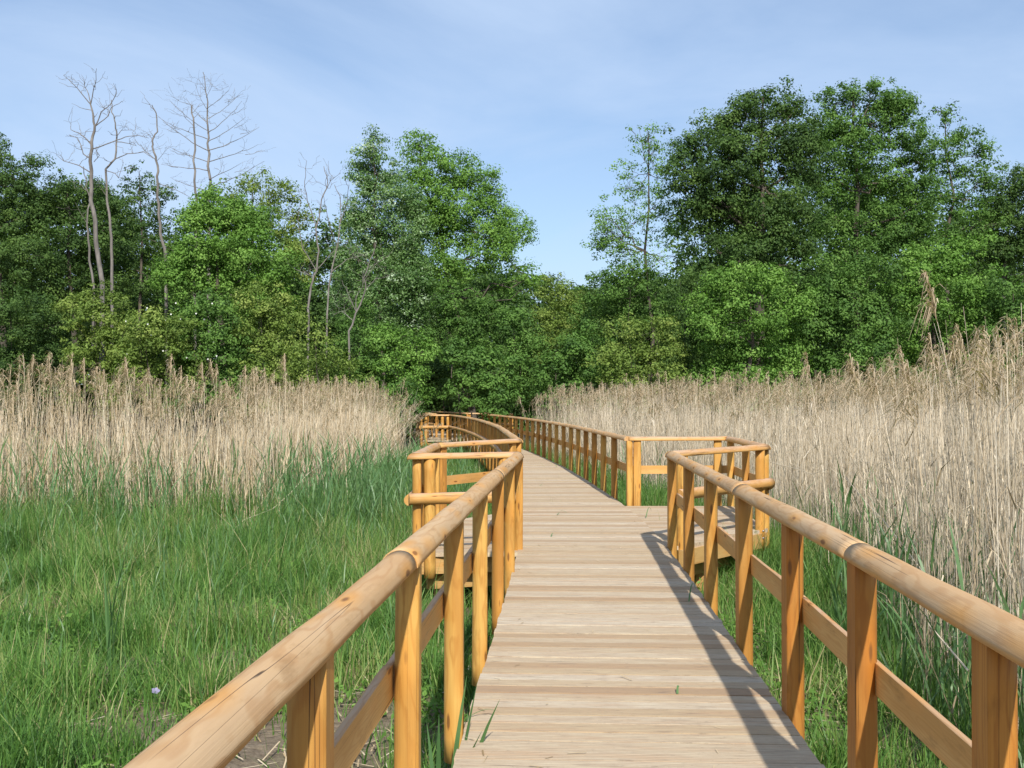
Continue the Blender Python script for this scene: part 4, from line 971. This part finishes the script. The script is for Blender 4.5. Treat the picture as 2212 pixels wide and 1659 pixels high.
# green reed shoots
def shoots(pts, hmin, hmax, g, nl=5, w=(.012, .024)):
    n = len(pts); B = np.stack([pts[:, 0], pts[:, 1], gz(pts[:, 0], pts[:, 1]) - .02], 1); h = g.uniform(hmin, hmax, n)
    V, Q, c = stems(B, g.uniform(0, 6.28, n), np.abs(g.normal(0, .06, n)), np.abs(g.normal(0, .05, n)), h, np.full(n, .007), 3)
    tn = np.clip(g.normal(.5, .2, n), 0, 1); parts = [(V, Q, np.repeat(tn, 9))]
    i = np.repeat(np.arange(n), nl); m = len(i); s = np.tile(np.linspace(.25, .98, nl), n) + g.normal(0, .04, m); s = np.clip(s, .1, 1)
    k = s * 3; k0 = np.clip(k.astype(int), 0, 2); f = (k - k0)[:, None]; base = c[i, k0] * (1 - f) + c[i, k0 + 1] * f
    hd = np.tile(np.arange(nl) * 3.0, n) + np.repeat(g.uniform(0, 6.28, n), nl) + g.normal(0, .4, m)
    Vl, Ql, _ = ribbons(base, hd, g.uniform(.05, .35, m), g.uniform(.05, .55, m), h[i] * g.uniform(.28, .5, m), g.uniform(*w, m), 4, prof=np.array([.55, 1, .85, .5, .05]), g=g)
    parts.append((Vl, Ql, np.repeat(np.clip(tn[i] + g.normal(0, .12, m), 0, 1), 4)))
    return merge(parts)
q1 = cover(16000, -12, -.75, 6.0, 24, g); q1 = q1[vis(q1, 1) & (np.hypot((q1[:, 0] + 1.4) / 1.0, (q1[:, 1] - 6.7) / 1.8) > 1)]
dl = np.clip((q1[:, 1] - 13) / 7, 0, 1); nz = vnoise(q1[:, 0], q1[:, 1], 1.3, 5)
wgt = (.10 + .55 * dl) * (.25 + 1.1 * np.clip(nz - .25, 0, 1)) * np.where(q1[:, 0] > -1.5, .5, 1)
q1 = q1[g.random(len(q1)) < wgt * np.where(q1[:, 1] < 16, .80, .50)]
tall = np.clip((q1[:, 1] - 8) / 12, .1, 1)
q2 = cover(9000, -4.3, -.9, 20, 44, g); q2 = q2[(g.random(len(q2)) < .12)]
q3 = cover(7000, 1.9, 8, 5, 30, g); e3 = q3[:, 0] - np.interp(q3[:, 1], EYr, EXr)
q3 = q3[(np.abs(e3 - .1) < .75) & (g.random(len(q3)) < np.where(q3[:, 1] < 13, .36, .09))]
far_t = q1[:, 1] > 16.5
V, Q, T = merge([shoots(q1[~far_t], .30, .75, g, 5, (.007, .015)), shoots(q1[far_t], .40, 1.35, g, 6), shoots(q2, .3, .6, g, 5), shoots(q3, .4, 1.15, g, 5)])
tag(link('green_reed_shoots', mesh_np('green_reed_shoots', V, Q, SHOOT, tint=T)), 'blue-green young reed shoots growing out of the grass', 'reed shoots', kind='stuff')

# grass
def path_clear(p):
    e = np.array([cx(v) for v in np.linspace(-2, 60, 63)]); return p[:, 0] - np.interp(p[:, 1], np.linspace(-2, 60, 63), e)
def grass_parts(p, hmin, hmax, g, w=(.006, .015), tmean=.42, tsd=.24):
    n = len(p); B = np.stack([p[:, 0], p[:, 1], gz(p[:, 0], p[:, 1]) - .01], 1)
    V, Q, _ = ribbons(B, g.uniform(0, 6.28, n), np.abs(g.normal(.12, .2, n)), np.abs(g.normal(.25, .32, n)), (hmin + (hmax - hmin) * g.random(n) ** 1.4) * (.55 + .95 * vnoise(p[:, 0], p[:, 1], .55, 6)), g.uniform(*w, n), 3, g=g)
    patch = .6 * vnoise(p[:, 0], p[:, 1], .9, 9) + .4 * vnoise(p[:, 0], p[:, 1], .31, 4)
    return V, Q, np.repeat(np.clip(g.normal(tmean, tsd, n) + (patch - .45) * .85, 0, 1), 3)
q = cover(560000, -13, 7, 4.5, 24, g); off = path_clear(q)
bare = vnoise(q[:, 0], q[:, 1], .62, 2); 
# bare trodden soil beside the first left posts and below the right ones
b1 = np.minimum(1, 3.0 * np.exp(-(((q[:, 0] + 1.40) / .55) ** 2 + ((q[:, 1] - 6.7) / 1.15) ** 2))); b2_ = np.exp(-(((q[:, 0] - 2.05) / .40) ** 2 + ((q[:, 1] - 8.8) / 1.3) ** 2))
b3_ = np.exp(-(((q[:, 0] + 2.3) / .7) ** 2 + ((q[:, 1] - 11.2) / .8) ** 2)); b4_ = np.exp(-(((q[:, 0] + 2.9) / .5) ** 2 + ((q[:, 1] - 14.6) / .6) ** 2))
keep = np.clip((bare - .10) * 2.6, .30, 1) * (1 - .96 * b1) * (1 - .85 * b2_) * (1 - .35 * b3_) * (1 - .35 * b4_)
keep = keep * np.where(np.abs(off) < .7, .35, 1) * np.clip(14 / q[:, 1], .45, 1.3)
erx = q[:, 0] - np.interp(q[:, 1], EYr, EXr)
keep = np.where(erx > 1.2, keep * .25, keep)
q = q[(g.random(len(q)) < keep * .66) & vis(q, .8)]
fz = q[:, 1] > 13
parts = [grass_parts(q[~fz], .08, .38, g), grass_parts(q[fz], .14, .50, g, (.008, .014))]
# tussocks
tc_ = cover(420, -10, 6, 6.0, 20, g); tc_ = tc_[(np.hypot((tc_[:, 0] + 1.4) / .95, (tc_[:, 1] - 6.7) / 1.7) > 1) & (np.abs(path_clear(tc_)) > 1.1) & (tc_[:, 0] < np.interp(tc_[:, 1], EYr, EXr) - .2)]
tp_ = np.repeat(tc_, 110, 0) + g.normal(0, .11, (len(tc_) * 110, 2)) * np.repeat(g.uniform(.5, 1.5, len(tc_)), 110)[:, None]
parts.append(grass_parts(tp_, .18, .62, g, tmean=.42, tsd=.24))
sp_ = cover(9000, -11, -1, 6, 20, g); sp_ = sp_[vis(sp_, .5) & (np.hypot((sp_[:, 0] + 1.4) / .9, (sp_[:, 1] - 6.7) / 1.7) > 1) & (g.random(len(sp_)) < .35)]
parts.append(grass_parts(sp_, .35, .8, g, (.004, .009), .62, .28))
bd = cover(26000, -11, -1.2, 13.5, 20.5, g); bd = bd[vis(bd, .5) & (g.random(len(bd)) < np.clip((bd[:, 1] - 13) / 7, 0, 1) * vnoise(bd[:, 0], bd[:, 1], .8, 15))]
parts.append(grass_parts(bd, .3, .95, g, (.008, .016), .40, .25))
q = cover(60000, -4.4, 4, 20, 47, g); off = path_clear(q); q = q[(np.abs(off) > .6) & (q[:, 0] < np.interp(q[:, 1], EYr, EXr) + .5)]
parts.append(grass_parts(q, .25, .6, g, (.012, .022), tmean=.33))
V, Q, T = merge(parts); tag(link('grass', mesh_np('grass', V, Q, GRASS, tint=T)), 'lush green meadow grass on both sides of the boardwalk', 'grass', kind='stuff')
# low broad-leaved weeds
q = cover(5200, -9, 3.2, 5.5, 16, g); q = q[(np.hypot((q[:, 0] + 1.4) / .75, (q[:, 1] - 6.7) / 1.5) > 1) & (np.abs(path_clear(q)) > .95) & (vnoise(q[:, 0], q[:, 1], .8, 12) > .55) & (q[:, 0] < np.interp(q[:, 1], EYr, EXr))]
i = np.repeat(np.arange(len(q)), 12); C = np.stack([q[i, 0], q[i, 1], gz(q[i, 0], q[i, 1])], 1) + np.abs(g.normal(size=(len(i), 3))) * np.array([0, 0, .09]) + g.normal(size=(len(i), 3)) * np.array([.06, .06, 0])
N = unit(len(i), g) * .6 + np.array([0, -.1, .9]); N /= np.linalg.norm(N, axis=1)[:, None]; T = np.clip(g.normal(.4, .2, len(i)), 0, 1)
V, Q = leaf_quads(C, N, g, .055, T); tag(link('ground_weeds', mesh_np('ground_weeds', V, Q, L_LIGHT, tint=T)), 'low leafy weeds creeping between the grass', 'weeds', kind='stuff')
# dry litter lying on the soil
q = cover(9000, -8, 5, 5, 18, g); q = q[vis(q, .5)]; bz = gz(q[:, 0], q[:, 1])
b1 = np.exp(-(((q[:, 0] + 1.25) / .8) ** 2 + ((q[:, 1] - 6.8) / 1.5) ** 2)) + np.exp(-(((q[:, 0] - 2.05) / .5) ** 2 + ((q[:, 1] - 8.8) / 1.5) ** 2))
q = q[g.random(len(q)) < .16 + b1]; n = len(q)
B = np.stack([q[:, 0], q[:, 1], gz(q[:, 0], q[:, 1]) + g.uniform(.01, .07, n)], 1)
hd = g.uniform(0, 6.28, n); e1 = np.stack([np.cos(hd), np.sin(hd), g.normal(0, .12, n)], 1) * g.uniform(.05, .30, n)[:, None]; e2_ = np.stack([-np.sin(hd), np.cos(hd), np.zeros(n)], 1) * .005
V = np.stack([B - e1 / 2 - e2_, B - e1 / 2 + e2_, B + e1 / 2 + e2_, B + e1 / 2 - e2_], 1).reshape(-1, 3)
tag(link('dry_litter', mesh_np('dry_litter', V, np.arange(4 * n).reshape(-1, 4), STRAW, tint=np.clip(g.normal(.5, .2, n), 0, 1))), 'broken dry stalks scattered on the bare soil', 'litter', kind='stuff')

# single plants and scraps one can point at
def one_plant(x, y, z, h, nb, seed, label, w=.03):
    gg = np.random.default_rng(seed); B = np.repeat(np.array([[x, y, z]]), nb, 0) + gg.normal(size=(nb, 3)) * np.array([.02, .02, 0])
    r = thing('reed_shoot', (x, y, z), label, 'reed', None)
    for i in range(nb):
        V, Q, _ = ribbons(B[i:i + 1], gg.uniform(0, 6.28, 1), np.abs(gg.normal(.08, .08, 1)), np.abs(gg.normal(.12, .12, 1)), np.array([h * gg.uniform(.6, 1.0)]), np.array([w]), 6, prof=np.array([.5, .8, 1, .95, .75, .45, .04]), g=gg)
        child('leaf', mesh_np('leaf', V, Q, SHOOT, tint=np.full(6, gg.uniform(.2, .7))), r)
one_plant(-.33, 5.35, GZ, .98, 6, 41, 'broad green reed shoot squeezed between the near left posts and the deck')
one_plant(-3.35, 9.3, GZ, 1.15, 5, 43, 'tall blue-green reed shoot standing alone in the left grass', .022)
one_plant(3.0, 7.3, GZ, 1.25, 6, 44, 'broad green reed shoot in front of the right reeds near the right edge', .028)
one_plant(2.75, 7.9, GZ, 1.1, 5, 45, 'green reed shoot between two near right posts', .024)
def blade_on_deck(x, y, ang, L, label, mat=SHOOT, up=.03):
    gg = np.random.default_rng(int(x * 100 + y * 31)); t = np.linspace(0, 1, 6); d = np.array([math.cos(ang), math.sin(ang)])
    c = np.stack([x + d[0] * t * L, y + d[1] * t * L + .02 * np.sin(t * 3), .006 + up * np.sin(t * 2.6)], 1); w = .006 * np.clip(1.2 - t, .2, 1)
    s = np.array([-d[1], d[0], 0]); V = np.stack([c - s * w[:, None], c + s * w[:, None]], 1).reshape(-1, 3)
    Q = np.array([[2 * i, 2 * i + 1, 2 * i + 3, 2 * i + 2] for i in range(5)])
    o = link('loose_blade', mesh_np('loose_blade', V - np.array([x, y, 0]), Q, mat, tint=np.full(5, gg.uniform(.2, .8)))); o.location = (x, y, 0)
    tag(o, label, 'grass blade', 'torn grass blades lying on the planks')
def deck_pt(x, y): d = F * H / (y - 866); return (x - 1106) / F * d, d
for x, y, an, L, lab in ((1015, 1547, .05, .16, 'green leaf tip lying on the deck edge beside the near left post'),
                         (1487, 1300, 1.2, .26, 'long upright green blade on the planks near the right shadow'),
                         (1203, 1113, 1.1, .20, 'thin dark green blade on the planks left of the deck middle'),
                         (1166, 1050, .9, .16, 'small dark blade lying far up the planks at left'),
                         (1462, 1498, 1.3, .07, 'tiny yellowish blade alone on the near planks'),
                         (1395, 1118, 1.2, .30, 'green blade sticking up beside the right platform floor'),
                         (1225, 1108, 2.6, .22, 'pale bent blade on the planks level with the platforms'),
                         (1190, 1160, 1.35, .2, 'fine green blade on the planks below the left platform')):
    X, Y = deck_pt(x, y); blade_on_deck(X, Y, an, L, lab, up=.12 if 'upright' in lab or 'sticking' in lab else .03)
gg = np.random.default_rng(31); Vs = []
for k in range(90):
    yy = 4.6 + 13 * gg.random() ** 1.5; off = gg.uniform(-.78, .78) if gg.random() < .5 else gg.choice([-1, 1]) * gg.uniform(.62, .80); p = edge(yy, 1, off)
    a = gg.uniform(0, 3.14); L = gg.uniform(.02, .10); w = gg.uniform(.0015, .004); c0 = np.array([p.x, p.y, .007]); e1 = np.array([math.cos(a), math.sin(a), gg.uniform(0, .12)]) * L; e2 = np.array([-math.sin(a), math.cos(a), 0]) * w
    Vs += [c0 - e2, c0 + e2, c0 + e1 + e2, c0 + e1 - e2]
tag(link('straw_crumbs', mesh_np('straw_crumbs', np.array(Vs), np.arange(len(Vs)).reshape(-1, 4), STRAW, tint=gg.uniform(0, .8, len(Vs) // 4))), 'tiny crumbs of straw lying on the planks', 'litter', kind='stuff')
gg = np.random.default_rng(77); Vs, c0 = [], np.array([-2.35, 7.35, GZ + .34])
for k in range(5):
    a = k * 1.26; e1 = np.array([math.cos(a), .2, math.sin(a) * .7]) * .032; e2 = np.array([-math.sin(a), .1, math.cos(a)]) * .012
    Vs += [c0, c0 + e1 * .6 + e2, c0 + e1, c0 + e1 * .6 - e2]
fl = thing('wild_flower', (-2.35, 7.35, GZ), 'single small lilac flower in the near left grass', 'flower')
child('petals', mesh_np('petals', np.array(Vs), np.arange(20).reshape(-1, 4), LILAC, tint=np.full(5, .5)), fl)
Vt, Qt = tube_arrays([(wob_path((-2.35, 7.36, GZ), c0, gg, 5, .03), np.full(5, .002))], 4); child('stem', mesh_np('stem', Vt, Qt, SHOOT, tint=np.full(len(Qt), .4)), fl)
# a few pale stalks lying across the beds
for k, (x0, y0, z0, x1, y1, z1, lab) in enumerate(((-4.5, 17.6, GZ + .1, -3.0, 21.0, 1.0, 'long pale broken reed leaning across the front of the left bed'), (2.62, 6.4, .05, 3.9, 13.2, .95, 'long pale fallen reed slanting behind the near right railing'),
                                                   (3.6, 17.9, .95, 4.4, 14.6, 0.55, 'pale reed bent over the right platform corner'))):
    gg = np.random.default_rng(60 + k); o = thing('fallen_reed', (x0, y0, z0), lab, 'reed', 'fallen reeds across the beds')
    Vt, Qt = tube_arrays([(wob_path((x0, y0, z0), (x1, y1, z1), gg, 8, .012, -.03), np.linspace(.006, .003, 8))], 5)
    child('stem', mesh_np('stem', Vt, Qt, STRAW, tint=np.full(len(Qt), .85)), o)
nf = sum(len(o.data.polygons) for o in SC.objects if o.type == 'MESH')
print('FACES', nf, 'reeds R', nR, 'L', len(pl_), 'objects', len(SC.objects))
